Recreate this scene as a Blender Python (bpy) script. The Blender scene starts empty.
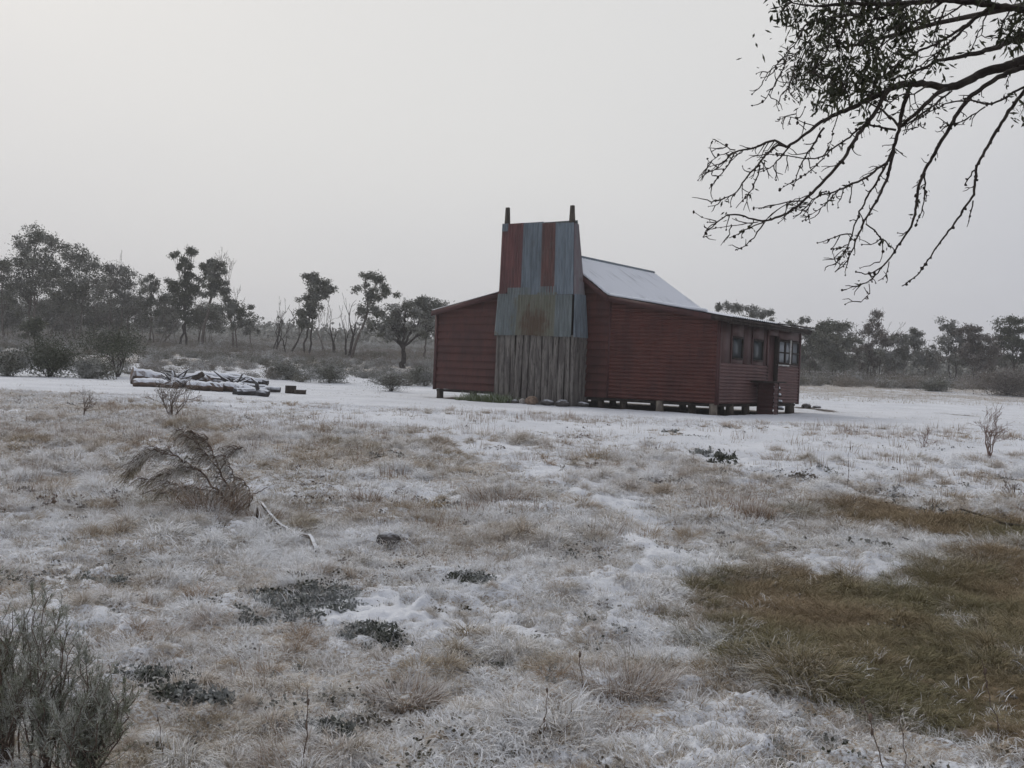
import bpy, math, random
import numpy as np
from mathutils import Vector
SC = bpy.context.scene
COL = SC.collection
R = math.radians
rng = np.random.default_rng(7)
random.seed(7)

# ------------------------------------------------------------------ camera model (also used to place things)
FOC, EYE = 1027.5, 0.919
_p, _r = R(-.744), R(2.26)
CF = np.array([0, math.cos(_p), math.sin(_p)]); _U0 = np.array([0, -math.sin(_p), math.cos(_p)]); _R0 = np.array([1, 0, 0.])
CR = math.cos(_r)*_R0 + math.sin(_r)*_U0
CU = -math.sin(_r)*_R0 + math.cos(_r)*_U0
CO = np.array([0, 0, EYE])

def ray(px, py):
    return CF*FOC + CR*(px-512) - CU*(py-384)
def P3(px, py, d):
    """world point seen at a pixel, d metres ahead"""
    D = ray(px, py); return CO + D*(d/D[1])

# ------------------------------------------------------------------ noise and terrain
_perm = np.random.default_rng(3).random((256, 256))
def vnoise(x, y):
    x = np.asarray(x, float); y = np.asarray(y, float)
    xi = np.floor(x).astype(int); yi = np.floor(y).astype(int)
    fx = x-xi; fy = y-yi; fx = fx*fx*(3-2*fx); fy = fy*fy*(3-2*fy)
    g = lambda a, b: _perm[a & 255, b & 255]
    return ((g(xi, yi)*(1-fx)+g(xi+1, yi)*fx)*(1-fy) + (g(xi, yi+1)*(1-fx)+g(xi+1, yi+1)*fx)*fy)*2-1
def fbm(x, y, o=4):
    s = 0; a = 1.; t = 0
    for i in range(o):
        s = s + a*vnoise(x*2**i+17.3*i, y*2**i-9.1*i); t += a; a *= .55
    return s/t
def sm(t):
    t = np.clip(t, 0, 1); return t*t*(3-2*t)
def terr(x, y):
    x = np.asarray(x, float); y = np.asarray(y, float)
    z = -.68*(1-sm((y-4)/20))
    w = sm((8-x)/22)                                       # the ground climbs more on the left
    rise = .022*np.clip(y-40, 0, 130) + .014*w*np.clip(y-42, 0, 90)
    rise = rise-.06*sm((10.5-np.hypot((x-2.)/1.25, y-30.5))/4)
    lat = .012*np.clip(np.abs(x)-60, 0, 250)
    return z + rise + lat*sm((y-20)/50) + .12*vnoise(x*.05+4, y*.05)*sm((np.hypot(x, y-28)-16)/30)

def at(px, py):
    """ground point seen at a pixel"""
    D = ray(px, py); D = D/D[1]
    ds = np.geomspace(2.5, 400, 3000)
    pts = CO[None]+D[None]*ds[:, None]
    below = pts[:, 2] < terr(pts[:, 0], pts[:, 1])
    i = int(np.argmax(below)) if below.any() else len(ds)-1
    return pts[i]

class Blob:
    def __init__(s, px, py, rx, ry, a):
        c = at(px, py); s.c = c; s.rx = rx*c[1]/FOC
        s.ry = max(.05, abs(at(px, py-ry)[1]-at(px, py+ry)[1])/2); s.a = a
    def f(s, x, y):
        return s.a*sm((1.6-np.sqrt(((x-s.c[0])/s.rx)**2+((y-s.c[1])/s.ry)**2))/1.4)
# places where the snow lies thicker (+) or where grass shows through (-)
SNOW = [Blob(x_, y_, rx_, ry_, .72*a_) for x_, y_, rx_, ry_, a_ in [(450, 418, 22, 8, .8), (468, 434, 20, 8, .8), (505, 456, 30, 8, .7), (560, 478, 30, 9, .7), (605, 497, 24, 9, .7), (630, 522, 20, 10, .7), (650, 548, 24, 10, .7),
    (470, 440, 30, 12, .6), (545, 470, 40, 14, .45), (600, 500, 40, 14, .35), (640, 540, 30, 18, .45), (660, 580, 50, 16, .6),
    (400, 605, 60, 16, .75), (480, 630, 60, 14, .55), (340, 615, 25, 12, .4), (600, 590, 40, 12, .5), (720, 572, 90, 17, .8), (840, 568, 70, 8, .5),
    (60, 560, 60, 25, .15), (110, 640, 60, 30, .25), (300, 560, 40, 10, .2), (880, 470, 140, 22, .5), (760, 450, 100, 20, .35), (930, 440, 120, 20, .3),
    (30, 640, 60, 40, .2), (610, 755, 60, 15, .3), (720, 760, 50, 20, .3), (430, 690, 40, 20, .15)]]
OLIVE = [Blob(*b) for b in [(860, 600, 150, 26, 1.), (800, 650, 90, 36, .95), (900, 680, 150, 40, 1.), (1000, 600, 110, 40, 1.), (740, 620, 40, 20, .7), 
    (880, 640, 150, 50, 1.), (960, 700, 130, 60, 1.), (1050, 620, 110, 60, 1.), (940, 525, 130, 14, 1.), (1060, 540, 90, 25, 1.),
    (820, 610, 60, 18, .6), (770, 660, 50, 30, .7), (710, 690, 30, 20, .6), (690, 620, 30, 14, .35), (1010, 575, 60, 12, .6), (640, 690, 45, 30, .25),
    (560, 735, 30, 20, .15), (900, 570, 60, 6, .25)]]
SOIL = [Blob(*b) for b in [(812, 408.5, 14, 2.2, 1.2), (964, 415, 12, 2, 1.1), (475, 425, 10, 1.5, .4), (670, 432, 10, 2, .6), (55, 430, 8, 2, .5), (650, 622, 12, 4, .3)]]

HYAW = .626
HX = np.array([math.cos(HYAW), -math.sin(HYAW)]); HY = np.array([math.sin(HYAW), math.cos(HYAW)]); HC = np.array([5.571, 27.912])
def hut_local(x, y):
    dx = x-HC[0]; dy = y-HC[1]; return dx*HX[0]+dy*HX[1], dx*HY[0]+dy*HY[1]
def hut_world(lx, ly, z=0.):
    q = HC+lx*HX+ly*HY; return np.array([q[0], q[1], z])

def fields(x, y):
    """snow cover, olive (snow-free grass), soil (with painted shade under the hut) : 0..1 each"""
    x = np.asarray(x, float); y = np.asarray(y, float)
    wx = x+.35*fbm(x*1.1+3, y*1.1, 3); wy = y+.6*fbm(x*1.1-9, y*1.1+5, 3)
    edge = 15.5+np.clip(-(x+2)*.75, -1.5, 5.5)+1.6*fbm(x*.35, y*.35, 3)
    lawn = sm((y-edge)/5.5)
    far = sm((y-44)/14)*.55
    snow = .20+.30*fbm(x*.9, y*.9+8, 4)+.62*lawn-far+.35*far*fbm(x*.2, y*.12, 3)
    for b in SNOW: snow = snow+b.f(wx, wy)
    ol = 0*x
    for b in OLIVE: ol = np.maximum(ol, b.f(wx, wy))
    ol = np.clip(ol+.75*fbm(x*2.1, y*2.1, 4)*sm(ol*4)*(1-.75*sm(ol*1.6-.6)), 0, 1)
    so = 0*x
    for b in SOIL: so = np.maximum(so, b.f(wx, wy))
    lx, ly = hut_local(x, y)
    ins = sm((.40+.25*fbm(x*3, y*3, 2)-np.maximum(np.maximum(-10.2-lx, lx-.1), np.maximum(-.1-ly, ly-6.3)))/.35)  # bare earth under the hut, spread wider to paint the underfloor shade
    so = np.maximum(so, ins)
    snow = np.clip(snow*(1-ol)-.9*ol, 0, 1)*(1-so)
    return snow, ol, so

def relief(x, y):
    """tussocky unevenness of the ground"""
    x = np.asarray(x, float); y = np.asarray(y, float)
    rough = 1-.8*sm((y-15-np.clip(-(x+2)*.7, -1.5, 5))/5)
    n1 = fbm(x*1.1, y*1.1, 3); n2 = fbm(x*4.3+2, y*4.3, 3)
    return rough*(.085*n1+.04*n2) + lumps(x, y)*rough + .02*fbm(x*.5, y*.5, 2)
def lumps(x, y):
    a = 1-np.abs(fbm(x*6.5+31, y*6.5, 2))*2.4; b = 1-np.abs(vnoise(x*15+3, y*15+8))*1.6
    return .046*np.clip(a, -.6, 1)*(.55+.6*vnoise(x*1.7, y*1.7+50)) + .012*np.clip(b, -.6, 1)
def gz(x, y): return terr(x, y)+relief(x, y)
def onground(px, py, dz=0.):
    p = at(px, py); return np.array([p[0], p[1], float(gz(p[0], p[1]))+dz])
def P3g(px, d):
    p = P3(px, 370, d); return np.array([p[0], p[1], float(gz(p[0], p[1]))])

# ------------------------------------------------------------------ mesh helpers
class MB:
    def __init__(s): s.v = []; s.q = []; s.t = []; s.n = 0; s.a = []; s.h = []
    def add(s, v, q=None, t=None, lv=None, h=None):
        v = np.asarray(v, float).reshape(-1, 3)
        if q is not None and len(q): s.q.append(np.asarray(q, int)+s.n)
        if t is not None and len(t): s.t.append(np.asarray(t, int)+s.n)
        s.v.append(v); s.n += len(v)
        s.a.append(np.zeros(len(v))+.5 if lv is None else np.broadcast_to(lv, (len(v),)))
        s.h.append(np.zeros(len(v)) if h is None else np.broadcast_to(h, (len(v),)))
    def mesh(s, name, mat, smooth=False):
        v = np.concatenate(s.v) if s.v else np.zeros((0, 3))
        q = np.concatenate(s.q).reshape(-1, 4) if s.q else np.zeros((0, 4), int)
        t = np.concatenate(s.t).reshape(-1, 3) if s.t else np.zeros((0, 3), int)
        me = bpy.data.meshes.new(name)
        me.vertices.add(len(v)); me.vertices.foreach_set('co', v.astype(np.float32).ravel())
        me.loops.add(q.size+t.size); me.loops.foreach_set('vertex_index', np.concatenate([q.ravel(), t.ravel()]).astype(np.int32))
        me.polygons.add(len(q)+len(t))
        ls = np.concatenate([np.arange(len(q))*4, q.size+np.arange(len(t))*3]).astype(np.int32)
        me.polygons.foreach_set('loop_start', ls)
        for nm, dat in (('lv', s.a), ('h', s.h)):
            at_ = me.attributes.new(nm, 'FLOAT', 'POINT'); at_.data.foreach_set('value', np.concatenate(dat).astype(np.float32))
        if smooth: me.polygons.foreach_set('use_smooth', np.ones(len(q)+len(t), bool))
        me.update(calc_edges=True); me.validate()
        if mat: me.materials.append(mat)
        return me
    def build(s, name, mat, parent=None, smooth=False, origin=None):
        if origin is not None:
            o = np.asarray(origin, float); s.v = [v-o for v in s.v]
        ob = bpy.data.objects.new(name, s.mesh(name, mat, smooth)); COL.objects.link(ob)
        if origin is not None: ob.location = origin
        if parent is not None: ob.parent = parent
        return ob
    # shapes
    def box(s, x0, y0, z0, x1, y1, z1, lv=None):
        v = [(x, y, z) for z in (z0, z1) for y in (y0, y1) for x in (x0, x1)]
        s.add(v, [(0, 2, 3, 1), (4, 5, 7, 6), (0, 1, 5, 4), (2, 6, 7, 3), (0, 4, 6, 2), (1, 3, 7, 5)], lv=lv)
    def hexa(s, v, lv=None):
        s.add(v, [(0, 3, 2, 1), (4, 5, 6, 7), (0, 1, 5, 4), (1, 2, 6, 5), (2, 3, 7, 6), (3, 0, 4, 7)], lv=lv)
    def tube(s, pts, rad, k=6, cap=True, lv=None, jit=0.):
        pts = np.asarray(pts, float); n = len(pts)
        rad = np.broadcast_to(rad, (n,)) if np.ndim(rad) else np.full(n, rad)
        tn = np.gradient(pts, axis=0); tn /= np.linalg.norm(tn, axis=1)[:, None]+1e-9
        ref = np.array([.13, .97, .21]) if abs(tn[0][1]) < .9 else np.array([1., .1, .1])
        a = np.cross(tn, ref); a /= np.linalg.norm(a, axis=1)[:, None]+1e-9
        b = np.cross(tn, a)
        th = np.arange(k)*2*math.pi/k
        rr = rad[:, None]*(1+(jit*rng.standard_normal((n, k)) if jit else 0))
        v = pts[:, None]+rr[..., None]*(a[:, None]*np.cos(th)[None, :, None]+b[:, None]*np.sin(th)[None, :, None])
        i = np.arange(n-1)[:, None]*k; j = np.arange(k)[None]; j2 = (j+1) % k
        q = np.stack([i+j, i+j2, i+k+j2, i+k+j], -1).reshape(-1, 4)
        v = v.reshape(-1, 3); t = []
        if cap:
            v = np.concatenate([v, pts[:1], pts[-1:]]); c0 = n*k; c1 = c0+1
            t = [(c0, (x+1) % k, x) for x in range(k)]+[(c1, (n-1)*k+x, (n-1)*k+(x+1) % k) for x in range(k)]
        s.add(v, q, t, lv=lv)
    def leaves(s, c, L, W, droop=0., lvr=None, spread=None):
        """small pointed leaves at points c"""
        n = len(c)
        if not n: return
        d = rng.standard_normal((n, 3)) if spread is None else spread+rng.standard_normal((n, 3))*.5
        d[:, 2] -= droop
        d /= np.linalg.norm(d, axis=1)[:, None]+1e-9
        u = np.cross(d, rng.standard_normal((n, 3))); u /= np.linalg.norm(u, axis=1)[:, None]+1e-9
        L = (L*(.6+.8*rng.random(n)))[:, None]; W = W*(.7+.6*rng.random(n))[:, None]
        v = np.stack([c, c+d*L*.45+u*W*.5, c+d*L, c+d*L*.45-u*W*.5], 1).reshape(-1, 3)
        q = np.arange(n*4).reshape(-1, 4)
        lv = np.repeat(rng.random(n) if lvr is None else lvr, 4)
        s.add(v, q, lv=lv)
    def ico(s, c, r, sub=1, jit=.15, squash=(1, 1, 1)):
        V, T = ICO[sub]
        v = V*(1+jit*rng.standard_normal((len(V), 1)))*np.asarray(squash)*r+np.asarray(c)
        s.add(v, t=T)

def _ico(sub):
    import bmesh
    bm = bmesh.new(); bmesh.ops.create_icosphere(bm, subdivisions=sub, radius=1)
    V = np.array([v.co[:] for v in bm.verts]); T = np.array([[v.index for v in f.verts] for f in bm.faces]); bm.free()
    return V, T
ICO = {1: _ico(1), 2: _ico(2), 3: _ico(3)}

def tag(o, label=None, cat=None, group=None, kind=None):
    if label: o['label'] = label
    if cat: o['category'] = cat
    if group: o['group'] = group
    if kind: o['kind'] = kind
    return o
def empty(name, loc, rz=0.):
    o = bpy.data.objects.new(name, None); COL.objects.link(o); o.location = loc; o.rotation_euler = (0, 0, rz)
    o.empty_display_size = .2
    return o

# ------------------------------------------------------------------ materials
class NT:
    def __init__(s, m): s.t = m.node_tree; s.n = s.t.nodes; s.l = s.t.links
    def new(s, ty, **k):
        o = s.n.new(ty)
        for a, b in k.items():
            if a.startswith('i_'): o.inputs[a[2:]].default_value = b
            else: setattr(o, a, b)
        return o
    def link(s, a, b): s.l.new(a, b)
    def attr(s, name, ty='GEOMETRY'):
        o = s.new('ShaderNodeAttribute', attribute_name=name); o.attribute_type = ty; return o.outputs['Fac']
    def math(s, op, a, b=None, c=None, clamp=False):
        o = s.new('ShaderNodeMath', operation=op); o.use_clamp = clamp
        for i, x in enumerate((a, b, c)):
            if x is None: continue
            if isinstance(x, (int, float)): o.inputs[i].default_value = x
            else: s.link(x, o.inputs[i])
        return o.outputs[0]
    def mix(s, f, a, b):
        o = s.new('ShaderNodeMix', data_type='RGBA')
        for sock, x in ((o.inputs[0], f), (o.inputs[6], a), (o.inputs[7], b)):
            if isinstance(x, (int, float)): sock.default_value = x
            elif isinstance(x, (tuple, list)): sock.default_value = (*x[:3], 1)
            else: s.link(x, sock)
        return o.outputs[2]
    def coords(s, scale=(1, 1, 1), kind='Object', rot=(0, 0, 0)):
        c = s.new('ShaderNodeTexCoord'); m = s.new('ShaderNodeMapping'); m.inputs['Scale'].default_value = scale; m.inputs['Rotation'].default_value = rot
        s.link(c.outputs[kind], m.inputs[0]); return m.outputs[0]
    def pos(s, scale=(1, 1, 1)):
        g = s.new('ShaderNodeNewGeometry'); m = s.new('ShaderNodeMapping'); m.inputs['Scale'].default_value = scale
        s.link(g.outputs['Position'], m.inputs[0]); return m.outputs[0]
    def noise(s, vec, scale, detail=4., rough=.55):
        o = s.new('ShaderNodeTexNoise'); o.inputs['Scale'].default_value = scale; o.inputs['Detail'].default_value = detail; o.inputs['Roughness'].default_value = rough
        s.link(vec, o.inputs['Vector']); return o.outputs['Fac']
    def ramp(s, f, a, b, interp='EASE'):
        o = s.new('ShaderNodeMapRange'); o.interpolation_type = 'SMOOTHSTEP'
        s.link(f, o.inputs['Value']); o.inputs['From Min'].default_value = a; o.inputs['From Max'].default_value = b
        return o.outputs[0]
def newmat(name, rough=.9, spec=.2, metal=0.):
    m = bpy.data.materials.new(name); m.use_nodes = True; nt = NT(m)
    b = nt.n['Principled BSDF']; b.inputs['Roughness'].default_value = rough; b.inputs['Metallic'].default_value = metal
    b.inputs['Specular IOR Level'].default_value = spec
    return m, nt, b
def setcol(nt, b, c):
    if isinstance(c, (tuple, list)): b.inputs['Base Color'].default_value = (*c[:3], 1)
    else: nt.link(c, b.inputs['Base Color'])
def bump(nt, b, h, strength=.5, dist=.02):
    o = nt.new('ShaderNodeBump'); o.inputs['Strength'].default_value = strength; o.inputs['Distance'].default_value = dist
    nt.link(h, o.inputs['Height']); nt.link(o.outputs[0], b.inputs['Normal'])
SNOWC = (.74, .77, .82)

def mat_noise(name, c1, c2, scale=(3, 3, 3), nscale=2., rough=.9, spec=.2, c3=None, lo=.35, hi=.65, bmp=0., kind='Object', metal=0.):
    m, nt, b = newmat(name, rough, spec, metal); v = nt.coords(scale, kind)
    n = nt.noise(v, nscale, 5); c = nt.mix(nt.ramp(n, lo, hi), c1, c2)
    if c3 is not None:
        n2 = nt.noise(v, nscale*3.1, 4); c = nt.mix(nt.ramp(n2, .52, .7), c, c3)
    setcol(nt, b, c)
    if bmp: bump(nt, b, n, bmp, .03)
    return m
def mat_snowtop(name, c1, c2, nscale=8., lo=.25, hi=.75, amount=1., rough=.9, scale=(1, 1, 1)):
    """bark or stone with snow lying on whatever faces up"""
    m, nt, b = newmat(name, rough, .2); v = nt.coords(scale)
    n = nt.noise(v, nscale, 5); c = nt.mix(nt.ramp(n, .35, .65), c1, c2)
    g = nt.new('ShaderNodeNewGeometry'); sp = nt.new('ShaderNodeSeparateXYZ'); nt.link(g.outputs['True Normal'], sp.inputs[0])
    n2 = nt.noise(v, nscale*.6, 3)
    f = nt.math('ADD', sp.outputs[2], nt.math('MULTIPLY', nt.math('SUBTRACT', n2, .5), 1.2))
    f = nt.math('MULTIPLY', nt.ramp(f, lo, hi), amount)
    setcol(nt, b, nt.mix(f, c, SNOWC)); bump(nt, b, n, .5, .02)
    return m
def mat_leaf(name, c1, c2, frost=.0, rough=.7, frostc=(.62, .64, .66), inst=False, c3=None):
    m, nt, b = newmat(name, rough, .25)
    lv = nt.attr('lv'); c = nt.mix(lv, c1, c2)
    if inst:
        hu = nt.attr('hue', 'INSTANCER'); c = nt.mix(nt.math('MULTIPLY', hu, .8), c, c3)
        fr = nt.attr('frost', 'INSTANCER')
    else: fr = frost
    n = nt.noise(nt.pos(), 1.3, 3)
    f = nt.math('MULTIPLY', nt.math('MULTIPLY', nt.ramp(nt.math('ADD', n, nt.math('MULTIPLY', lv, .25)), .45, .8), 1.0), fr)
    setcol(nt, b, nt.mix(f, c, frostc))
    return m
def mat_blade(name, cols, frostc=(.86, .87, .885)):
    """grass: straw, brown and green blades, rimed towards the tip by the tuft's own frost value"""
    m, nt, b = newmat(name, .9, .1)
    lv = nt.attr('lv'); h = nt.attr('h'); fr = nt.attr('frost', 'INSTANCER'); hu = nt.attr('hue', 'INSTANCER')
    c = nt.mix(hu, nt.mix(lv, cols[0], cols[1]), nt.mix(lv, cols[2], cols[3]))
    c = nt.mix(nt.math('MULTIPLY', nt.math('SUBTRACT', 1., h), .55), c, cols[4])       # darker towards the foot of the blade
    n = nt.noise(nt.pos(), 6., 3)
    f = nt.math('ADD', nt.math('MULTIPLY', h, .5), nt.math('MULTIPLY', nt.math('SUBTRACT', n, .5), 1.0))
    f = nt.math('ADD', f, nt.math('MULTIPLY', nt.math('SUBTRACT', lv, .5), .5))
    f = nt.math('MULTIPLY', nt.ramp(nt.math('ADD', f, fr), .45, 1.1), nt.math('MULTIPLY', fr, 1.3, clamp=True), clamp=True)
    setcol(nt, b, nt.mix(f, c, frostc))
    return m

M = {}
# ground
m, nt, b = newmat('ground_snow_grass', .95, .15)
v = nt.pos(); sn = nt.attr('snow'); ol = nt.attr('olive'); so = nt.attr('soil'); dn = nt.attr('near')
nA = nt.noise(v, 3.2, 6, .62); nB = nt.noise(v, 14., 5, .65); nC = nt.noise(v, 55., 3, .6); nD = nt.noise(v, .6, 4)
litter = nt.mix(nt.ramp(nA, .35, .65), (.32, .27, .215), (.19, .155, .12))
litter = nt.mix(nt.ramp(nB, .5, .7), litter, (.36, .31, .25))
oliv = nt.mix(nt.ramp(nA, .38, .62), (.19, .155, .095), (.27, .195, .125)); oliv = nt.mix(nt.ramp(nB, .5, .72), oliv, (.10, .10, .058))
c = nt.mix(ol, litter, oliv)
c = nt.mix(so, c, nt.mix(nB, (.03, .024, .02), (.07, .055, .045)))  # dark earth, beneath the hut also painted shade
f = nt.math('ADD', nt.math('MULTIPLY', sn, 1.45), nt.math('MULTIPLY', nt.math('SUBTRACT', nB, .5), 1.1))
f = nt.math('ADD', f, nt.math('MULTIPLY', nt.math('SUBTRACT', nC, .5), 1.5))
f = nt.math('ADD', f, nt.math('MULTIPLY', nt.math('SUBTRACT', nA, .5), .7))
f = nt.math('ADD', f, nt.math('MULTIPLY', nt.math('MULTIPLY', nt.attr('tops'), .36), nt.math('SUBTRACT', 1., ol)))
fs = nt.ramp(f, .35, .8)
fr = nt.math('MULTIPLY', nt.ramp(nt.math('ADD', nC, nt.math('MULTIPLY', nB, .5)), .6, .9), nt.math('MULTIPLY', nt.math('SUBTRACT', 1., ol), nt.math('SUBTRACT', 1., so)))
c = nt.mix(nt.math('MULTIPLY', fr, .75), c, (.58, .58, .58))
snowc = nt.mix(nt.ramp(nD, .3, .7), (.56, .58, .62), (.66, .68, .72))
c = nt.mix(fs, c, snowc)
setcol(nt, b, c)
bh = nt.math('ADD', nt.math('MULTIPLY', nB, .6), nt.math('ADD', nt.math('MULTIPLY', nC, .3), nt.math('MULTIPLY', fs, .35)))
bump(nt, b, bh, .6, .035)
M['ground'] = m

M['turf'] = mat_blade('frosted_turf', [(.60, .53, .44), (.42, .34, .26), (.36, .33, .24), (.52, .45, .34), (.27, .22, .175)])
M['straw'] = mat_blade('dry_straw', [(.54, .43, .33), (.40, .30, .215), (.36, .31, .20), (.52, .43, .30), (.20, .15, .11)])
M['stem'] = mat_blade('dead_stems', [(.30, .19, .13), (.42, .33, .24), (.22, .14, .10), (.35, .30, .22), (.15, .10, .07)])
M['barepatch'] = mat_blade('snow_free_grass', [(.34, .255, .165), (.42, .345, .23), (.20, .195, .105), (.32, .28, .175), (.14, .11, .07)])
M['weed'] = mat_leaf('weed_leaf', (.035, .042, .026), (.085, .09, .058), .4)
M['scrub'] = mat_leaf('scrub_leaf', (.095, .098, .07), (.17, .16, .13), inst=True, c3=(.20, .165, .13), frostc=(.50, .51, .52))
M['bits'] = mat_leaf('weed_bits', (.045, .05, .03), (.10, .095, .06), inst=True, c3=(.13, .085, .06), frostc=(.6, .61, .63))
M['leaf'] = mat_leaf('gum_leaf', (.034, .042, .022), (.12, .12, .072), .22)
M['leaf_grey'] = mat_leaf('grey_gum_leaf', (.052, .058, .038), (.16, .155, .115), .32)
M['leaf_dark'] = mat_leaf('dark_leaf', (.028, .036, .016), (.068, .076, .036), .10)
M['leaf_brown'] = mat_leaf('brown_leaf', (.075, .060, .046), (.145, .115, .088), .22)
M['leaf_near'] = mat_leaf('near_gum_leaf', (.022, .027, .014), (.055, .06, .028), 0.)
M['leaf_mistletoe'] = mat_leaf('mistletoe_leaf', (.055, .058, .022), (.095, .09, .04), 0.)
M['needle'] = mat_leaf('grey_green_needle', (.155, .17, .11), (.33, .335, .25), .5)
M['wisp'] = mat_leaf('wispy_leaf', (.25, .22, .15), (.44, .38, .29), .65)
M['bark'] = mat_noise('bark', (.09, .075, .065), (.15, .13, .115), nscale=3)
M['bark_pale'] = mat_noise('pale_bark', (.20, .18, .165), (.10, .088, .08), nscale=2)
M['bark_dark'] = mat_noise('wet_dark_bark', (.028, .022, .02), (.06, .05, .043), nscale=5, bmp=.5, scale=(2, 2, 2))
M['twig'] = mat_noise('twig', (.10, .075, .06), (.17, .13, .105), nscale=6)
M['twig_red'] = mat_noise('red_twig', (.16, .105, .09), (.24, .17, .14), nscale=6)
M['twig_frost'] = mat_snowtop('frosted_twig', (.13, .10, .085), (.22, .18, .155), 20, .2, .9, .7)
M['fallen'] = mat_snowtop('half_snowed_wood', (.07, .055, .045), (.15, .125, .10), 9, .45, 1.0, .85)
M['log'] = mat_snowtop('snowy_log', (.07, .05, .04), (.15, .105, .08), 5, .10, .65)
M['log_grey'] = mat_snowtop('snowy_grey_log', (.10, .10, .10), (.05, .045, .045), 5, .15, .7)
M['stump'] = mat_snowtop('dark_stump', (.03, .025, .022), (.07, .055, .045), 6, .8, 1.3, .8)
M['stone_pale'] = mat_noise('pale_stone', (.34, .32, .30), (.22, .20, .18), nscale=4, bmp=.5)
M['stone_brown'] = mat_noise('brown_stone', (.26, .19, .14), (.15, .11, .085), nscale=4, bmp=.5)
M['stone_dark'] = mat_snowtop('dark_stone', (.05, .045, .042), (.10, .09, .085), 5, .5, 1.1, .8)
# hut
def painted(name, c1, c2, c3, vert=1.):
    m, nt, b = newmat(name, .62, .35)
    v = nt.coords((1.2, 1.2, .55*vert)); v2 = nt.coords((6, 6, .9))
    n = nt.noise(v, 1.6, 5, .6); n2 = nt.noise(v2, 2.5, 5, .6); n3 = nt.noise(nt.coords((1, 1, 1)), 26., 3)
    c = nt.mix(nt.ramp(n, .3, .7), c1, c2); c = nt.mix(nt.math('MULTIPLY', nt.ramp(n2, .5, .75), .6), c, c3)
    c = nt.mix(nt.math('MULTIPLY', nt.ramp(n3, .62, .75), .35), c, (.05, .03, .028))
    setcol(nt, b, c); bump(nt, b, n3, .15, .01); return m
M['red_board'] = painted('dark_red_boards', (.098, .033, .026), (.062, .024, .021), (.036, .017, .016))
M['red_corr'] = painted('dark_red_iron', (.118, .039, .030), (.076, .027, .023), (.042, .018, .017))
M['red_side'] = painted('faded_red_iron', (.135, .068, .062), (.10, .050, .047), (.17, .105, .098))
M['red_sheet'] = painted('faded_flat_sheet', (.098, .055, .051), (.078, .044, .042), (.12, .075, .07))
M['red_trim'] = painted('red_trim', (.085, .031, .029), (.06, .025, .024), (.04, .02, .02))
M['roof_edge'] = mat_snowtop('dark_roof_edge', (.03, .024, .022), (.07, .055, .05), 2.5, .9, 1.45, .7)
M['wood_dark'] = mat_noise('dark_wood', (.028, .022, .02), (.055, .045, .04), nscale=3, scale=(3, 3, 1))
M['pier'] = mat_noise('timber_pier', (.045, .037, .032), (.09, .075, .06), nscale=3, scale=(4, 4, 1))
M['pier_pale'] = mat_noise('pale_timber_pier', (.24, .21, .17), (.12, .10, .085), nscale=3, scale=(4, 4, 1))
M['white'] = mat_noise('white_paint', (.62, .62, .60), (.42, .41, .39), nscale=3)
m, nt, b = newmat('window_glass', .3, .35); b.inputs['Base Color'].default_value = (.05, .06, .065, 1); M['glass'] = m
m, nt, b = newmat('porch_glass', .12, .6); n = nt.noise(nt.coords((1, 3, 1)), 2., 3); setcol(nt, b, nt.mix(n, (.22, .24, .26), (.36, .38, .40))); M['glass_pale'] = m
m, nt, b = newmat('snowy_roof_iron', .75, .3)
n = nt.noise(nt.coords((.35, 5.5, .35)), 2.2, 5, .6); n2 = nt.noise(nt.coords((1, 1, 1)), 1.1, 4)
g = nt.math('ADD', nt.math('MULTIPLY', n, .75), nt.math('MULTIPLY', n2, .45))
setcol(nt, b, nt.mix(nt.ramp(g, .375, .57), (.40, .42, .45), (.68, .705, .75))); bump(nt, b, n, .3, .02); M['roof'] = m
def iron(name, c1, c2, rust, stain=None, rlo=.55, rhi=.72):
    m, nt, b = newmat(name, .6, .4)
    v = nt.coords((7, 7, .7)); n = nt.noise(v, 1.5, 5, .6); n2 = nt.noise(nt.coords((1, 1, 1)), 2.3, 5, .62); n3 = nt.noise(nt.coords((2, 2, 1.2)), 12, 3)
    c = nt.mix(nt.ramp(n, .32, .68), c1, c2); c = nt.mix(nt.math('MULTIPLY', nt.ramp(n2, rlo, rhi), .75), c, rust)
    if stain:
        cx, cz, rx, rz, sc = stain
        t = nt.new('ShaderNodeTexCoord'); sp = nt.new('ShaderNodeSeparateXYZ'); nt.link(t.outputs['Object'], sp.inputs[0])
        d = nt.math('SQRT', nt.math('ADD', nt.math('POWER', nt.math('DIVIDE', nt.math('SUBTRACT', sp.outputs[0], cx), rx), 2.), nt.math('POWER', nt.math('DIVIDE', nt.math('SUBTRACT', sp.outputs[2], cz), rz), 2.)))
        d = nt.math('ADD', d, nt.math('MULTIPLY', nt.math('SUBTRACT', n2, .5), 3.2)); d = nt.math('ADD', d, nt.math('MULTIPLY', nt.math('SUBTRACT', n, .5), 1.8))
        c = nt.mix(nt.math('MULTIPLY', nt.math('SUBTRACT', 1., nt.ramp(d, .35, 1.3)), .85), c, sc)
    c = nt.mix(nt.math('MULTIPLY', nt.ramp(n3, .6, .75), .3), c, (.05, .035, .03))
    setcol(nt, b, c); return m
M['iron_red'] = iron('rusty_red_iron', (.165, .068, .064), (.09, .042, .042), (.10, .05, .045))
M['iron_red2'] = iron('brown_red_iron', (.15, .07, .06), (.08, .045, .04), (.13, .12, .11))
M['iron_blue'] = iron('blue_grey_iron', (.18, .22, .25), (.10, .125, .145), (.085, .075, .06), rlo=.6, rhi=.8)
M['iron_blue2'] = iron('pale_blue_iron', (.20, .245, .28), (.13, .16, .185), (.14, .13, .12), rlo=.62, rhi=.82)
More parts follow.
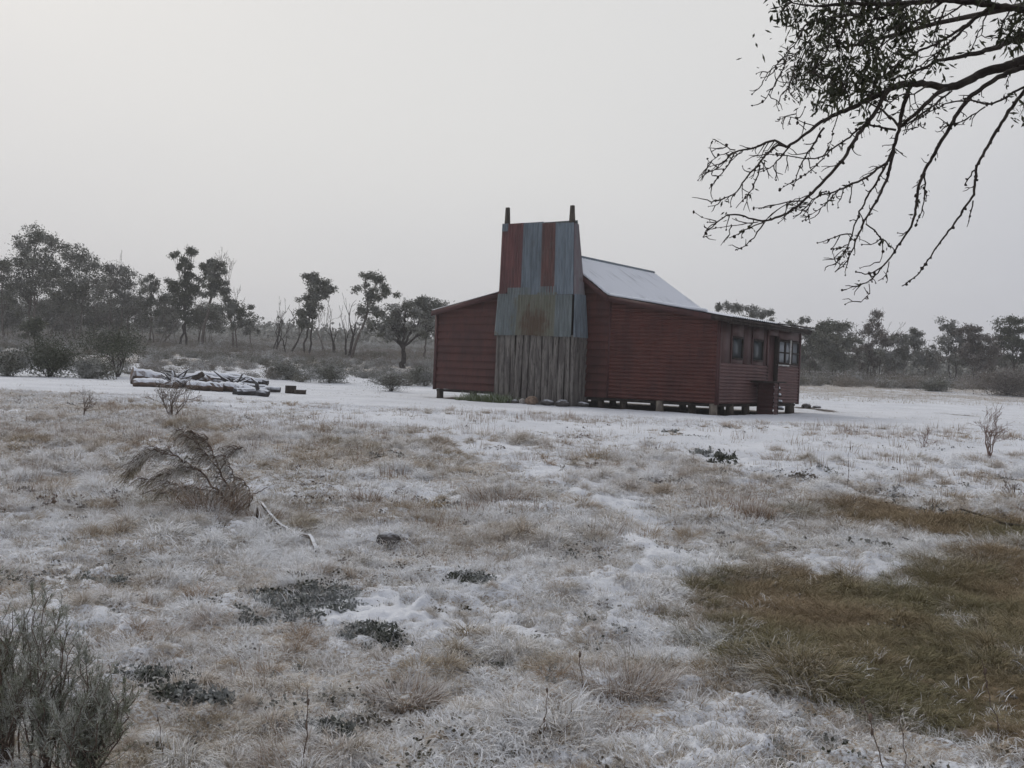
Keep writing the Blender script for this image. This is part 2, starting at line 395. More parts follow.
M['iron_mid'] = iron('grey_blue_iron', (.175, .205, .21), (.11, .13, .13), (.13, .12, .08))
M['iron_olive'] = iron('olive_stained_iron', (.12, .125, .09), (.16, .16, .13), (.12, .10, .06), stain=(-5.5, 2.30, .48, .55, (.085, .05, .028)))
M['iron_purple'] = iron('mauve_iron', (.17, .13, .14), (.19, .19, .20), (.10, .06, .06))
M['slab'] = mat_noise('weathered_slab', (.205, .19, .172), (.095, .086, .08), nscale=2.2, scale=(6, 6, .6), c3=(.05, .042, .04), bmp=.4)

# ------------------------------------------------------------------ ground
def make_ground():
    a = np.concatenate([np.linspace(-180, -44, 46)[:-1], np.linspace(-44, 44, 560), np.linspace(44, 180, 46)[1:-1]])
    a = np.radians(a)
    r = np.concatenate([np.linspace(.4, 2.6, 14)[:-1], np.geomspace(2.6, 34, 760)[:-1], np.geomspace(34, 150, 130)[:-1], np.geomspace(150, 1500, 30)])
    A, Rr = np.meshgrid(a, r); x = Rr*np.sin(A); y = Rr*np.cos(A)
    z = gz(x, y)
    s, o, so = fields(x, y)
    z = z+.03*s*(y < 20)+.015*fbm(x*11, y*11, 3)*(y < 20)*(1-.5*s) - .04*so
    n, k = A.shape
    v = np.stack([x, y, z], -1).reshape(-1, 3)
    i = np.arange(n-1)[:, None]*k; j = np.arange(k)[None]; j2 = (j+1) % k
    q = np.stack([i+j, i+j2, i+k+j2, i+k+j], -1).reshape(-1, 4)[:, ::-1]
    mb = MB(); c = len(v); v = np.concatenate([v, [[0, 0, float(gz(0, 0))]]])
    t = [(c, jj, (jj+1) % k) for jj in range(k)]
    mb.add(v, q, np.array(t)[:, ::-1])
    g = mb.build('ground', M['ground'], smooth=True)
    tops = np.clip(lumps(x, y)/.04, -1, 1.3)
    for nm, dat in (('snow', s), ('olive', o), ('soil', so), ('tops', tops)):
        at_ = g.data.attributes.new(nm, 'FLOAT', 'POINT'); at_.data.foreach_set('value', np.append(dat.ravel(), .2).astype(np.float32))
    tag(g, 'snow dusted uneven paddock with frosted grass', 'ground', kind='structure')
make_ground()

# ------------------------------------------------------------------ grass (uncountable: instanced stuff)
def tuft(n, rad, L, W, lean, droop, seed, lo=.4, stiff=False, kseg=3):
    g = np.random.default_rng(seed); mb = MB()
    th = g.random(n)*2*math.pi; rr = rad*np.sqrt(g.random(n))
    p0 = np.stack([rr*np.cos(th), rr*np.sin(th), np.full(n, -.02)], 1)
    th2 = th+g.standard_normal(n)*.7; le = lean*(.3+g.random(n))
    d = np.stack([np.cos(th2)*le, np.sin(th2)*le, np.ones(n)], 1); d /= np.linalg.norm(d, axis=1)[:, None]
    LL = L*(lo+(1-lo)*g.random(n)**.8)
    side = np.cross(d, g.standard_normal((n, 3))); side /= np.linalg.norm(side, axis=1)[:, None]
    pts = [p0]; cur = d.copy()
    for i in range(kseg):
        pts.append(pts[-1]+cur*(LL/kseg)[:, None]); cur = cur+np.array([0, 0, -droop/kseg])+g.standard_normal((n, 3))*(.04 if stiff else .16); cur[:, :2] *= 1+droop*.4/kseg
        cur /= np.linalg.norm(cur, axis=1)[:, None]
    rows = []
    for i, p in enumerate(pts):
        w = W*(1-.8*i/kseg)/2; rows += [p-side*w, p+side*w]
    v = np.stack(rows, 1); m_ = 2*(kseg+1)
    base = np.arange(n)[:, None]*m_
    q = np.concatenate([base+np.array([[2*i, 2*i+1, 2*i+3, 2*i+2]]) for i in range(kseg)])
    h = np.tile(np.repeat(np.arange(kseg+1)/kseg, 2), n)
    mb.add(v.reshape(-1, 3), q, lv=np.repeat(g.random(n), m_), h=h)
    return mb

def instancer(name, pts, rot, scl, idx, frost, hue, meshes):
    """one 'stuff' object: a point cloud carrying a geometry-nodes instancer"""
    n = len(pts)
    me = bpy.data.meshes.new(name); me.vertices.add(n); me.vertices.foreach_set('co', np.asarray(pts, np.float32).ravel())
    for nm, ty, dat, key in (('rot', 'FLOAT_VECTOR', rot, 'vector'), ('scl', 'FLOAT', scl, 'value'), ('idx', 'INT', idx, 'value'), ('frost', 'FLOAT', frost, 'value'), ('hue', 'FLOAT', hue, 'value')):
        a = me.attributes.new(nm, ty, 'POINT'); a.data.foreach_set(key, np.asarray(dat, np.int32 if ty == 'INT' else np.float32).ravel())
    ob = bpy.data.objects.new(name, me); COL.objects.link(ob)
    src = bpy.data.collections.new(name+'_source')
    for i, mm in enumerate(meshes):
        so = bpy.data.objects.new('%s_clump_%02d' % (name, i), mm); src.objects.link(so)
    ng = bpy.data.node_groups.new(name+'_scatter', 'GeometryNodeTree')
    ng.interface.new_socket('Geometry', in_out='INPUT', socket_type='NodeSocketGeometry')
    ng.interface.new_socket('Geometry', in_out='OUTPUT', socket_type='NodeSocketGeometry')
    N = ng.nodes; Lk = ng.links
    gi = N.new('NodeGroupInput'); go = N.new('NodeGroupOutput'); ci = N.new('GeometryNodeCollectionInfo')
    ci.inputs['Collection'].default_value = src; ci.inputs['Separate Children'].default_value = True; ci.inputs['Reset Children'].default_value = True
    ip = N.new('GeometryNodeInstanceOnPoints'); ip.inputs['Pick Instance'].default_value = True
    def na(nm, ty):
        o = N.new('GeometryNodeInputNamedAttribute'); o.data_type = ty; o.inputs['Name'].default_value = nm
        return [s_ for s_ in o.outputs if s_.enabled and s_.name == 'Attribute'][0]
    e2r = N.new('FunctionNodeEulerToRotation')
    Lk.new(gi.outputs[0], ip.inputs['Points']); Lk.new(ci.outputs[0], ip.inputs['Instance'])
    Lk.new(na('idx', 'INT'), ip.inputs['Instance Index']); Lk.new(na('rot', 'FLOAT_VECTOR'), e2r.inputs[0]); Lk.new(e2r.outputs[0], ip.inputs['Rotation'])
    Lk.new(na('scl', 'FLOAT'), ip.inputs['Scale']); Lk.new(ip.outputs[0], go.inputs[0])
    md = ob.modifiers.new('scatter', 'NODES'); md.node_group = ng
    tag(ob, kind='stuff')
    return ob

def wedge(n, d0, d1, power=1.0, half=.56, off=.3):
    """random points in the view's wedge of ground between two distances, evenly per area^power"""
    u = rng.random(n); d = (d0**(power+1)+(d1**(power+1)-d0**(power+1))*u)**(1/(power+1))
    x = (rng.random(n)*2-1)*(half*d+off)
    return x, d
def setup(x, y, tilt=.15, sink=0.):
    z = gz(x, y)-sink
    rot = np.stack([rng.standard_normal(len(x))*tilt, rng.standard_normal(len(x))*tilt, rng.random(len(x))*2*math.pi], 1)
    return np.stack([x, y, z], 1), rot

# 1. frosted turf everywhere but the lawn and the bare patch
turf = [tuft(80, .16, .07, .0045, 1.1, .9, i).mesh('frosted_turf_clump', M['turf']) for i in range(3)]
turf += [tuft(60, .12, .11, .0045, 1.0, 1.7, 10+i).mesh('frosted_turf_clump', M['turf']) for i in range(2)]
tw = [tuft(60, .2, .075, .010, 1.1, .9, 20+i).mesh('frosted_turf_clump', M['turf']) for i in range(3)]
def scatter_turf():
    X = []; Y = []
    for n, a, b_ in ((17000, 3.2, 10.5), (15000, 10.5, 24)):
        x, y = wedge(n, a, b_, .9); X.append(x); Y.append(y)
    x = np.concatenate(X); y = np.concatenate(Y)
    s, o, so = fields(x, y)
    clump = fbm(x*1.8+5, y*1.8, 3)
    keep = rng.random(len(x)) < np.clip((1.05-.72*s+.5*clump)*(1-o)*(1-so), 0.10*(1-o), 1)*np.where(s > .93, .35, 1)
    x, y, s, clump = x[keep], y[keep], s[keep], clump[keep]
    pts, rot = setup(x, y)
    patch = fbm(x*.8-3, y*.8+7, 3)
    frost = np.clip(.60+.55*patch+.15*rng.standard_normal(len(x))+.3*s, 0, 1)
    hue = np.clip(.25+.9*fbm(x*.5+11, y*.5, 3)+.25*rng.standard_normal(len(x)), 0, 1)
    scl = (.55+.75*rng.random(len(x)))*(1+.5*clump)*(1-.3*np.clip(s, 0, 1))*.9
    idx = np.where(y < 10, rng.integers(0, 5, len(x)), rng.integers(5, 8, len(x)))
    ob = instancer('frosted_grass', pts, rot, scl, idx, frost, hue, turf+tw)
    tag(ob, 'frosted pale matted grass covering the paddock', 'grass')
scatter_turf()

# 2. straw tussocks
straw = [tuft(150, .09, .26, .005, .9, 1.3, 40+i).mesh('tussock_clump', M['straw']) for i in range(4)]
strawf = [tuft(70, .10, .26, .011, .9, 1.2, 50+i).mesh('tussock_clump', M['straw']) for i in range(3)]
def scatter_straw():
    x, y = wedge(5200, 3.2, 24, .75)
    s, o, so = fields(x, y)
    c = fbm(x*.7+40, y*.7, 3)
    keep = (rng.random(len(x)) < np.clip(.22+.9*c-.3*s, .01, 1)*(1-o)*(1-so))
    x, y, s, c = x[keep], y[keep], s[keep], c[keep]
    pts, rot = setup(x, y, .12)
    pinkish = fbm(x*.6+70, y*.6, 2)
    ob = instancer('straw_grass', pts, rot, (.25+.45*rng.random(len(x)))*(1+.5*c), np.where(y < 10, rng.integers(0, 4, len(x)), rng.integers(4, 7, len(x))),
                   np.clip(.42+.5*fbm(x*1.1, y*1.1+30, 2)+.15*rng.standard_normal(len(x)), 0, .85), np.clip(.35+pinkish, 0, 1), straw+strawf)
    tag(ob, 'clumps of dry straw coloured grass poking through the snow', 'grass')
scatter_straw()

# 3. dead upright stems
stem = [tuft(14, .12, .30, .004, .35, .2, 60+i, stiff=True).mesh('stem_clump', M['stem']) for i in range(3)]
stemf = [tuft(16, .22, .34, .010, .35, .15, 70+i, stiff=True).mesh('stem_clump', M['stem']) for i in range(3)]
STEMZ = [Blob(*b) for b in [(480, 535, 130, 28, 1.), (230, 340+100, 260, 20, .5), (540, 430, 160, 18, .55), (270, 430, 130, 14, .9), (860, 440, 150, 22, .35), (640, 690, 60, 40, .5), (520, 650, 40, 22, .5),
                            (740, 500, 60, 18, .9), (60, 480, 60, 30, .5), (200, 700, 60, 50, .35), (1000, 470, 40, 20, .4)]]
def scatter_stems():
    x, y = wedge(8500, 3.4, 23, .8)
    s, o, so = fields(x, y); z = 0*x
    for b_ in STEMZ: z = np.maximum(z, b_.f(x, y))
    keep = rng.random(len(x)) < np.clip((.05+z)*(.55+.9*fbm(x*1.3+4, y*1.3, 2)), 0, 1)*(1-so)*(1-.6*o)
    x, y = x[keep], y[keep]; pts, rot = setup(x, y, .12)
    ob = instancer('dead_stems', pts, rot, .25+.5*rng.random(len(x)), np.where(y < 9, rng.integers(0, 3, len(x)), rng.integers(3, 6, len(x))),
                   np.clip(.35+.25*rng.standard_normal(len(x)), 0, .8), rng.random(len(x))*.6, stem+stemf)
    tag(ob, 'thin brown dead stalks standing up out of the frosted grass', 'dry stalks')
scatter_stems()

# 4. snow-free brown and olive grass under the overhanging tree
bare = [tuft(120, .14, .15, .0048, 1.1, 1.4, 80+i).mesh('bare_grass_clump', M['barepatch']) for i in range(3)]
bare += [tuft(150, .11, .18, .0048, 1.0, 1.5, 90+i).mesh('bare_grass_clump', M['barepatch']) for i in range(3)]
def scatter_bare():
    x, y = wedge(48000, 3.2, 14, .6, .62)
    s, o, so = fields(x, y)
    keep = rng.random(len(x)) < np.clip(o*1.3, 0, 1)
    x, y, o = x[keep], y[keep], o[keep]; pts, rot = setup(x, y)
    c = fbm(x*1.3+9, y*1.3, 3); gr = fbm(x*1.0-20, y*1.0, 3)
    idx = np.where(c+.3*rng.standard_normal(len(x)) > .15, rng.integers(3, 6, len(x)), rng.integers(0, 3, len(x)))
    ob = instancer('snow_free_grass', pts, rot, (.4+.6*rng.random(len(x)))*(1+.9*c), idx, np.clip(.75*(1-o)**1.3+.06*rng.standard_normal(len(x)), 0, 1),
                   np.clip(.24+1.5*gr+.15*rng.standard_normal(len(x)), 0, 1), bare)
    tag(ob, 'brown and olive grass free of snow beneath the overhanging branches', 'grass')
scatter_bare()

# 4b. hummocks: domes of drooping grass that make the ground lumpy
def hummock(n, Rr, Hh, L, W, seed):
    g = np.random.default_rng(seed); mb = MB(); th = g.random(n)*2*math.pi; q = np.sqrt(g.random(n)); wob_ = 1+.25*np.sin(th*3+seed)
    p0 = np.stack([Rr*wob_*q*np.cos(th), Rr*.8*wob_*q*np.sin(th), Hh*(1-q**2)-.02], 1)
    d = np.stack([np.cos(th)*q*1.2+.35, np.sin(th)*q*1.2, .75-.5*q], 1)+g.standard_normal((n, 3))*.28; d /= np.linalg.norm(d, axis=1)[:, None]
    LL = L*(.45+.75*g.random(n)); side = np.cross(d, np.array([0, 0, 1.])+.5*g.standard_normal((n, 3))); side /= np.linalg.norm(side, axis=1)[:, None]
    p1 = p0+d*(LL*.5)[:, None]; d2 = d+np.array([0, 0, -.55]); d2 /= np.linalg.norm(d2, axis=1)[:, None]; p2 = p1+d2*(LL*.35)[:, None]; d3 = d2+np.array([0, 0, -.6]); d3 /= np.linalg.norm(d3, axis=1)[:, None]; p3 = p2+d3*(LL*.3)[:, None]
    rows = []
    for i, p in enumerate((p0, p1, p2, p3)): w = W*(1-.25*i)/2; rows += [p-side*w, p+side*w]
    v = np.stack(rows, 1).reshape(-1, 3); b_ = np.arange(n)[:, None]*8
    mb.add(v, np.concatenate([b_+np.array([[2*i, 2*i+1, 2*i+3, 2*i+2]]) for i in range(3)]), lv=np.repeat(g.random(n), 8), h=np.tile(np.repeat(np.array([0, .45, .8, 1.]), 2), n))
    return mb
HK = [(420, .17, .085, .13, .0048), (360, .22, .07, .12, .005), (420, .13, .11, .16, .0046), (300, .26, .10, .13, .006)]
def scatter_hummocks():
    for nm, mat, N, lab in (('hummock_grass', 'turf', 7500, 'humps of matted frosted grass with dark hollows between'), ('brown_hummock_grass', 'barepatch', 4200, 'humps of tan and brown grass in the snow free patch')):
        x, y = wedge(N, 3.3, 17, .85, .6); s, o, so = fields(x, y); c = fbm(x*1.0+15, y*1.0-4, 3)
        w = (o < .45)*(1-.6*s)*np.clip(.32+1.2*c, .03, 1)*.62 if mat == 'turf' else np.clip(o*1.2-.1, 0, 1)*np.clip(.4+1.2*c, .1, 1)
        keep = rng.random(len(x)) < w; x, y, c, o = x[keep], y[keep], c[keep], o[keep]; pts, rot = setup(x, y, .12, .01)
        ms = [hummock(*h_, 500+i).mesh(nm+'_clump', M[mat]) for i, h_ in enumerate(HK)]
        fr = np.clip(.62+.6*fbm(x*1.5, y*1.5+20, 2)+.15*rng.standard_normal(len(x)), .1, 1) if mat == 'turf' else np.clip(.6*(1-o)**1.3, 0, 1)
        hu = np.clip(.25+.9*fbm(x*.6+11, y*.6, 3)+.2*rng.standard_normal(len(x)), 0, 1) if mat == 'turf' else np.clip(.24+1.4*fbm(x*1.0-20, y*1.0, 3)+.15*rng.standard_normal(len(x)), 0, 1)
        ob = instancer(nm, pts, rot, (.35+.45*rng.random(len(x)))*(1+.5*c)*np.where(y < 7, .8, 1.1), rng.integers(0, 4, len(x)), fr, hu, ms); tag(ob, lab, 'grass')
scatter_hummocks()

# 5. tiny blades poking out of the snow lawn and of the plain
lawn = [tuft(16, .3, .07, .011, .6, .4, 100+i).mesh('lawn_clump', M['turf']) for i in range(3)]
def scatter_lawn():
    x, y = wedge(5200, 14, 46, .8)
    lx, ly = hut_local(x, y)
    c = fbm(x*.5, y*.5+60, 3)
    keep = (rng.random(len(x)) < np.clip(.30+.9*c, .05, 1)) & ~((lx > -10.5) & (lx < .6) & (ly > -1.2) & (ly < 6.6))
    x, y = x[keep], y[keep]; pts, rot = setup(x, y, .1)
    ob = instancer('lawn_grass', pts, rot, .35+.6*rng.random(len(x)), rng.integers(0, 3, len(x)), .5+.3*rng.random(len(x)), rng.random(len(x))*.6, lawn)
    tag(ob, 'short sparse grass tips pricking through the snow by the hut', 'grass')
    x, y = wedge(8000, 46, 90, .4, .62); c = fbm(x*.12, y*.25+60, 3)
    keep = (rng.random(len(x)) < np.clip(.6+.9*c, .05, 1)) & (x > 6); x, y = x[keep], y[keep]; pts, rot = setup(x, y, .1)
    ob = instancer('far_grass', pts, rot, 1.3+1.2*rng.random(len(x)), rng.integers(0, 3, len(x)), .35+.3*rng.random(len(x)), rng.random(len(x))*.6, lawn)
    tag(ob, 'pale straw grass on the plain before the right tree line', 'grass')
scatter_lawn()

# 6. little dark leaves and crumbs all through the grass
def leafbits(seed, n=34, r=.10, L=.020):
    g = np.random.default_rng(seed); mb = MB(); k = g.integers(2, 5)
    c = []
    for _ in range(k):
        a = g.random()*6.28; q = np.array([math.cos(a)*r*g.random(), math.sin(a)*r*g.random(), .012]); c.append(q+g.standard_normal((n//k, 3))*np.array([.022, .022, .010]))
    c = np.concatenate(c); d = g.standard_normal((len(c), 3)); d[:, 2] = np.abs(d[:, 2])*.6; d /= np.linalg.norm(d, axis=1)[:, None]
    u = np.cross(d, g.standard_normal((len(c), 3))); u /= np.linalg.norm(u, axis=1)[:, None]; l = L*(.5+g.random((len(c), 1)))
    v = np.stack([c, c+d*l*.5+u*l*.38, c+d*l, c+d*l*.5-u*l*.38], 1).reshape(-1, 3); mb.add(v, np.arange(len(v)).reshape(-1, 4), lv=np.repeat(g.random(len(c)), 4)); return mb
bits = [leafbits(400+i, 34, .10, .015).mesh('weed_clump', M['bits']) for i in range(5)]+[leafbits(410+i, 34, .16, .024).mesh('weed_clump', M['bits']) for i in range(3)]
def scatter_bits():
    x, y = wedge(15000, 3.2, 22, .8)
    s, o, so = fields(x, y); c = fbm(x*1.6+90, y*1.6, 3); t = lumps(x, y)/.03
    keep = rng.random(len(x)) < np.clip(.08+1.6*np.clip(c-.05, -.2, 1)-.10*t, .015, 1)*np.where(y > 15, .12, 1)*np.where(y > 11, .6, 1)
    x, y, c = x[keep], y[keep], c[keep]; pts, rot = setup(x, y, .1)
    ob = instancer('small_weeds', pts, rot, (.5+.8*rng.random(len(x)))*(1+.5*c), np.where(y < 9, rng.integers(0, 5, len(x)), rng.integers(5, 8, len(x))), np.clip(.2+.4*rng.random(len(x)), 0, 1), np.clip(.4+fbm(x*.7, y*.7+3, 2), 0, 1), bits)
    tag(ob, 'tiny dark weeds and leaf litter scattered through the frosted grass', 'ground weeds')
scatter_bits()

# ------------------------------------------------------------------ woody plants
def rec_branch(mb, p, d, L, r, depth, tips, k=4, up=.15, spread=.55, nseg=4, crook=.18, split=(2, 3), rmin=.004, shrink=.72):
    pts = [p]; cur = np.asarray(d, float)
    for i in range(nseg):
        cur = cur+rng.standard_normal(3)*crook+np.array([0, 0, up*.3]); cur /= np.linalg.norm(cur)
        pts.append(pts[-1]+cur*L/nseg)
    pts = np.array(pts); r1 = max(rmin, r*(.55 if depth else .25))
    mb.tube(pts, np.linspace(r, r1, len(pts)), k, cap=False)
    if depth <= 0: tips.append((pts[-1], cur)); return
    for j in range(random.randint(*split)):
        i = len(pts)-1 if j == 0 else random.randint(max(1, nseg//2), nseg)
        nd = cur+rng.standard_normal(3)*spread+np.array([0, 0, up]); nd /= np.linalg.norm(nd)
        rec_branch(mb, pts[i], nd, L*shrink*random.uniform(.8, 1.15), r1*random.uniform(.75, 1.), depth-1, tips, k, up, spread, nseg, crook, split, rmin, shrink)

def bez(a, b, c, d, n=8):
    t = np.linspace(0, 1, n)[:, None]; return a*(1-t)**3+3*b*t*(1-t)**2+3*c*t*t*(1-t)+d*t**3
def wob(p, s):
    q = p.copy(); q[1:-1] += rng.standard_normal((len(p)-2, 3))*s; return q

def tree(label, px, d, clumps, leafmat='leaf', barkmat='bark', name='gum_tree', cat='tree', group=None, dens=1., fork=None, r0=None, stems=1, lean=0., leaf=.13, base=None, twiggy=0):
    """tree whose trunk stands at pixel column px, d metres off; clumps = foliage masses as (px, py, rx, ry)"""
    if group == GRR: dens *= 1.35
    s = d/FOC; B = base if base is not None else P3g(px, d)
    B = np.array(B, float); B[2] -= .1
    cl = []
    for (x, y, rx, ry) in clumps:
        c = P3(x, y, d)
        c[1] += rng.uniform(-.8, .8)*max(2., rx*.8)*s*1.2
        c = P3(x, y, c[1]); cl.append((c, rx*s, ry*s))
    zmin = min(c[2]-ry for c, rx, ry in cl); zmax = max(c[2]+ry for c, rx, ry in cl); H = zmax-B[2]
    if r0 is None: r0 = max(.05, .0155*H)
    tr = MB(); cr = MB()
    for st in range(stems):
        mine = cl if stems == 1 else [c for i, c in enumerate(cl) if i % stems == st]
        if not mine: mine = cl[:1]
        b0 = B+np.array([st*.5-.25*(stems-1), rng.uniform(-.4, .4)*(stems > 1), 0])
        cen = np.mean([c[0] for c in mine], 0)
        fz = B[2]+(zmin-B[2])*(.55 if fork is None else fork)+.1
        F_ = b0+(cen-b0)*np.clip((fz-B[2])/max(.5, cen[2]-B[2]), .15, .8)*np.array([1, 1, 0]); F_[2] = fz
        F_[0] += lean
        trunk = wob(bez(b0, b0+np.array([0, 0, (fz-B[2])*.4]), F_-np.array([0, 0, (fz-B[2])*.3]), F_, 7), .04*r0/.1)
        tr.tube(trunk, np.linspace(r0*1.15, r0*.8, 7)/math.sqrt(stems), 7, cap=False, jit=.05)
        for (c, rx, ry) in mine:
            mid = F_+(c-F_)*.5+np.array([0, 0, .25*np.linalg.norm(c-F_)*.3])
            limb = wob(bez(F_, F_+np.array([0, 0, .3*(c[2]-F_[2])]), mid, c-np.array([0, 0, ry*.5]), 9), .05)
            lr = r0*.6/math.sqrt(stems)
            tr.tube(limb, np.linspace(lr, lr*.35, 9), 5, cap=False, jit=.05)
            area = math.pi*rx*ry; ns = int(max(6, area/.19))
            for k_ in range(ns+max(3, ns//3)):
                u = rng.standard_normal(3); u /= np.linalg.norm(u); u *= rng.random()**.38
                q = c+u*np.array([rx, rx*.9, ry])*rng.uniform(.9, 1.25)
                i0 = rng.integers(4, 9)
                if k_ >= ns:                                   # loose sprays along the limb join the masses
                    i0 = rng.integers(5, 9); q = limb[i0]+rng.standard_normal(3)*np.array([rx, rx, ry])*.75
                tw_ = wob(bez(limb[i0], limb[i0]+(q-limb[i0])*.3+np.array([0, 0, .12]), limb[i0]+(q-limb[i0])*.7+np.array([0, 0, .1]), q, 5), .04)
                tr.tube(tw_, np.linspace(lr*.28, .012, 5), 3, cap=False)
                sg = rng.uniform(.16, .34)*min(1.2, max(.55, rx*.7))
                n = int(125*dens*rng.uniform(.5, 1.3))
                pts = q+rng.standard_normal((n, 3))*np.array([sg, sg, sg*.75])
                tone = np.clip(rng.uniform(.1, .9)+rng.standard_normal(n)*.18, 0, 1)
                cr.leaves(pts, leaf*1.45, leaf*.62, .3, tone)
                if twiggy:
                    for _ in range(twiggy):
                        e = q+rng.standard_normal(3)*sg*1.3+np.array([0, 0, sg]); tr.tube([q, (q+e)/2+rng.standard_normal(3)*.05, e], [.02, .016, .01], 3, cap=False)
    T = empty(name, B); B_ = B
    o = tr.build('trunk', M[barkmat], T, smooth=True, origin=B_); o.location = (0, 0, 0)
    o = cr.build('crown', M[leafmat], T, origin=B_); o.location = (0, 0, 0)
    tag(T, label, cat, group)
    return T

def bare_tree(label, px, d, top, width=1., group=None, mat='bark', depth=5, stems=1, lean=(0, 0), r0=.1, name='dead_tree', cat='tree', spread=.42, up=.22, base=None, split=(2, 2), crook=.13, k=4, rmin=.011):
    s = d/FOC; B = base if base is not None else P3g(px, d); B = np.array(B, float); B[2] -= .05
    T3 = P3(px, top, d); H = T3[2]-B[2]
    mb = MB(); tips = []
    sh = .74; tot = sum(sh**i for i in range(depth+1))
    for i in range(stems):
        dd = np.array([lean[0]+rng.uniform(-.35, .35)*width*(stems > 1), lean[1]+rng.uniform(-.2, .2), 1.]); dd /= np.linalg.norm(dd)
        rec_branch(mb, B+np.array([rng.uniform(-.2, .2)*(stems > 1), 0, 0]), dd, H/tot*1.12*(1 if i == 0 else rng.uniform(.7, 1)), r0*(1 if i == 0 else .75), depth, tips, k, up, spread*width, 4, crook, split, rmin, sh)
    o = mb.build(name, M[mat], smooth=True, origin=B)
    tag(o, label, cat, group)
    return o, tips

GL = 'trees of the left wood'; GRR = 'trees along the right of the plain'
tree('tallest spreading gum at the far left with layered top foliage', 30, 86, [(38, 236, 20, 7), (24, 248, 12, 8), (56, 245, 12, 6), (34, 262, 24, 10), (14, 272, 14, 9), (48, 281, 18, 9), (22, 290, 20, 12)], 'leaf', 'bark', group=GL, dens=.85, fork=.8, stems=2)
tree('broad dark gum right of the tallest tree in the left wood', 76, 90, [(72, 255, 18, 8), (88, 262, 14, 9), (60, 275, 15, 9), (86, 281, 18, 11), (72, 297, 20, 12)], 'leaf', 'bark_pale', group=GL, dens=.85, fork=.7, stems=2)
tree('grey round topped gum in the middle of the left wood', 116, 95, [(112, 270, 15, 8), (126, 279, 12, 8), (106, 289, 15, 10), (124, 297, 11, 9)], 'leaf_grey', 'bark', group=GL, dens=.75, fork=.8, stems=2, twiggy=1)
tree('gum cut off by the left edge of the photograph', 3, 84, [(1, 268, 11, 7), (-8, 283, 13, 10), (6, 297, 12, 10)], 'leaf', 'bark', group=GL, dens=.8)
tree('thin gum with small dark head left of the tall twin headed gum', 152, 92, [(150, 279, 9, 6), (144, 290, 10, 7), (160, 296, 10, 7), (151, 307, 12, 8)], 'leaf', 'bark', group=GL, dens=.85, stems=2)
tree('tall dark gum with a narrow twin head above a wide shoulder', 183, 88, [(177, 256, 8, 4), (192, 253, 6, 3.5), (184, 264, 7, 5), (187, 273, 6, 5), (203, 277, 13, 5.5), (176, 285, 13, 8), (190, 290, 11, 9), (184, 303, 11, 9), (192, 318, 10, 8)], 'leaf_dark', 'bark_dark', group=GL, dens=1.0, fork=1.3, stems=2)
tree('slim leaning gum with bunched round top beside the tall dark gum', 201, 87, [(207, 264, 8, 5), (217, 262, 7, 4.5), (214, 271, 9, 5), (216, 284, 8, 4), (224, 291, 5, 2.5), (210, 292, 4, 3)], 'leaf', 'bark', group=GL, dens=1.15, fork=1.2)
bare_tree('tall leafless tree with fine upswept twigs right of the leaning gum', 231, 90, 262, 1., GL, 'bark', 6, 2, (.05, 0), .11, spread=.30, crook=.09)
tree('low rounded dark tree under the tall leafless tree', 236, 86, [(233, 304, 12, 8), (243, 311, 10, 7), (226, 314, 9, 6)], 'leaf', 'bark', group=GL, dens=1.1)
tree('small bushy tree at the right foot of the leafless tree', 252, 92, [(251, 326, 8, 5), (243, 322, 6, 5)], 'leaf_grey', 'bark', group=GL)
bare_tree('dead forked tree between the wood and the leaning headed gum', 274, 84, 300, .9, GL, 'bark_dark', 4, 3, (.12, 0), .10, spread=.35)
bare_tree('dead crooked tree close left of the single headed gum', 288, 80, 297, .9, GL, 'bark_dark', 4, 2, (.1, 0), .10, spread=.35)
tree('lone gum with lopsided stacked crown in the gap of the wood', 306, 76, [(311, 277, 8, 3.5), (321, 282, 7, 3.5), (327, 288, 5, 2.5), (316, 290, 9, 4), (310, 300, 8, 6), (305, 311, 7, 6), (303, 322, 6, 7), (313, 308, 4, 4)], 'leaf', 'bark_dark', group=GL, dens=1.15, stems=2, fork=1.3, leaf=.12)
bare_tree('pale leafless sapling right of the lone gum', 322, 84, 300, .9, GL, 'bark_pale', 5, 2, (.1, 0), .08, spread=.38)
bare_tree('short dead snag in the gap of the wood', 334, 82, 318, .6, GL, 'bark_dark', 2, 2, (0, 0), .10, spread=.2)
bare_tree('leafless forked tree at the foot of the flat topped gum', 347, 74, 297, .8, GL, 'bark_dark', 3, 3, (.05, 0), .12, spread=.3)
tree('flat topped gum leaning right with a pale bare limb', 351, 76, [(366, 275, 10, 3), (378, 279, 6, 3), (387, 290, 7, 5), (371, 297, 12, 7), (362, 310, 7, 6), (378, 312, 9, 7)], 'leaf', 'bark', group=GL, dens=1., fork=1.1, leaf=.12)
tree('wide low spreading tree just left of the hut', 403, 64, [(405, 308, 16, 8), (388, 318, 16, 7), (420, 316, 15, 8), (376, 326, 9, 5), (432, 326, 10, 8), (406, 324, 16, 7), (396, 331, 12, 5)], 'leaf_grey', 'bark_dark', group=GL, dens=1.15, fork=.5, r0=.17, leaf=.11)
tree('taller dark gum behind the wide low tree and the hut', 424, 84, [(424, 302, 10, 5), (432, 304, 9, 5), (414, 305, 9, 5), (440, 312, 12, 8), (428, 318, 14, 9)], 'leaf', 'bark', group=GL, dens=1.1)
tree('small dark dome tree beneath the left gums', 35, 66, [(35, 322, 9, 6), (31, 328, 6, 4)], 'leaf_dark', 'bark_dark', group=GL)
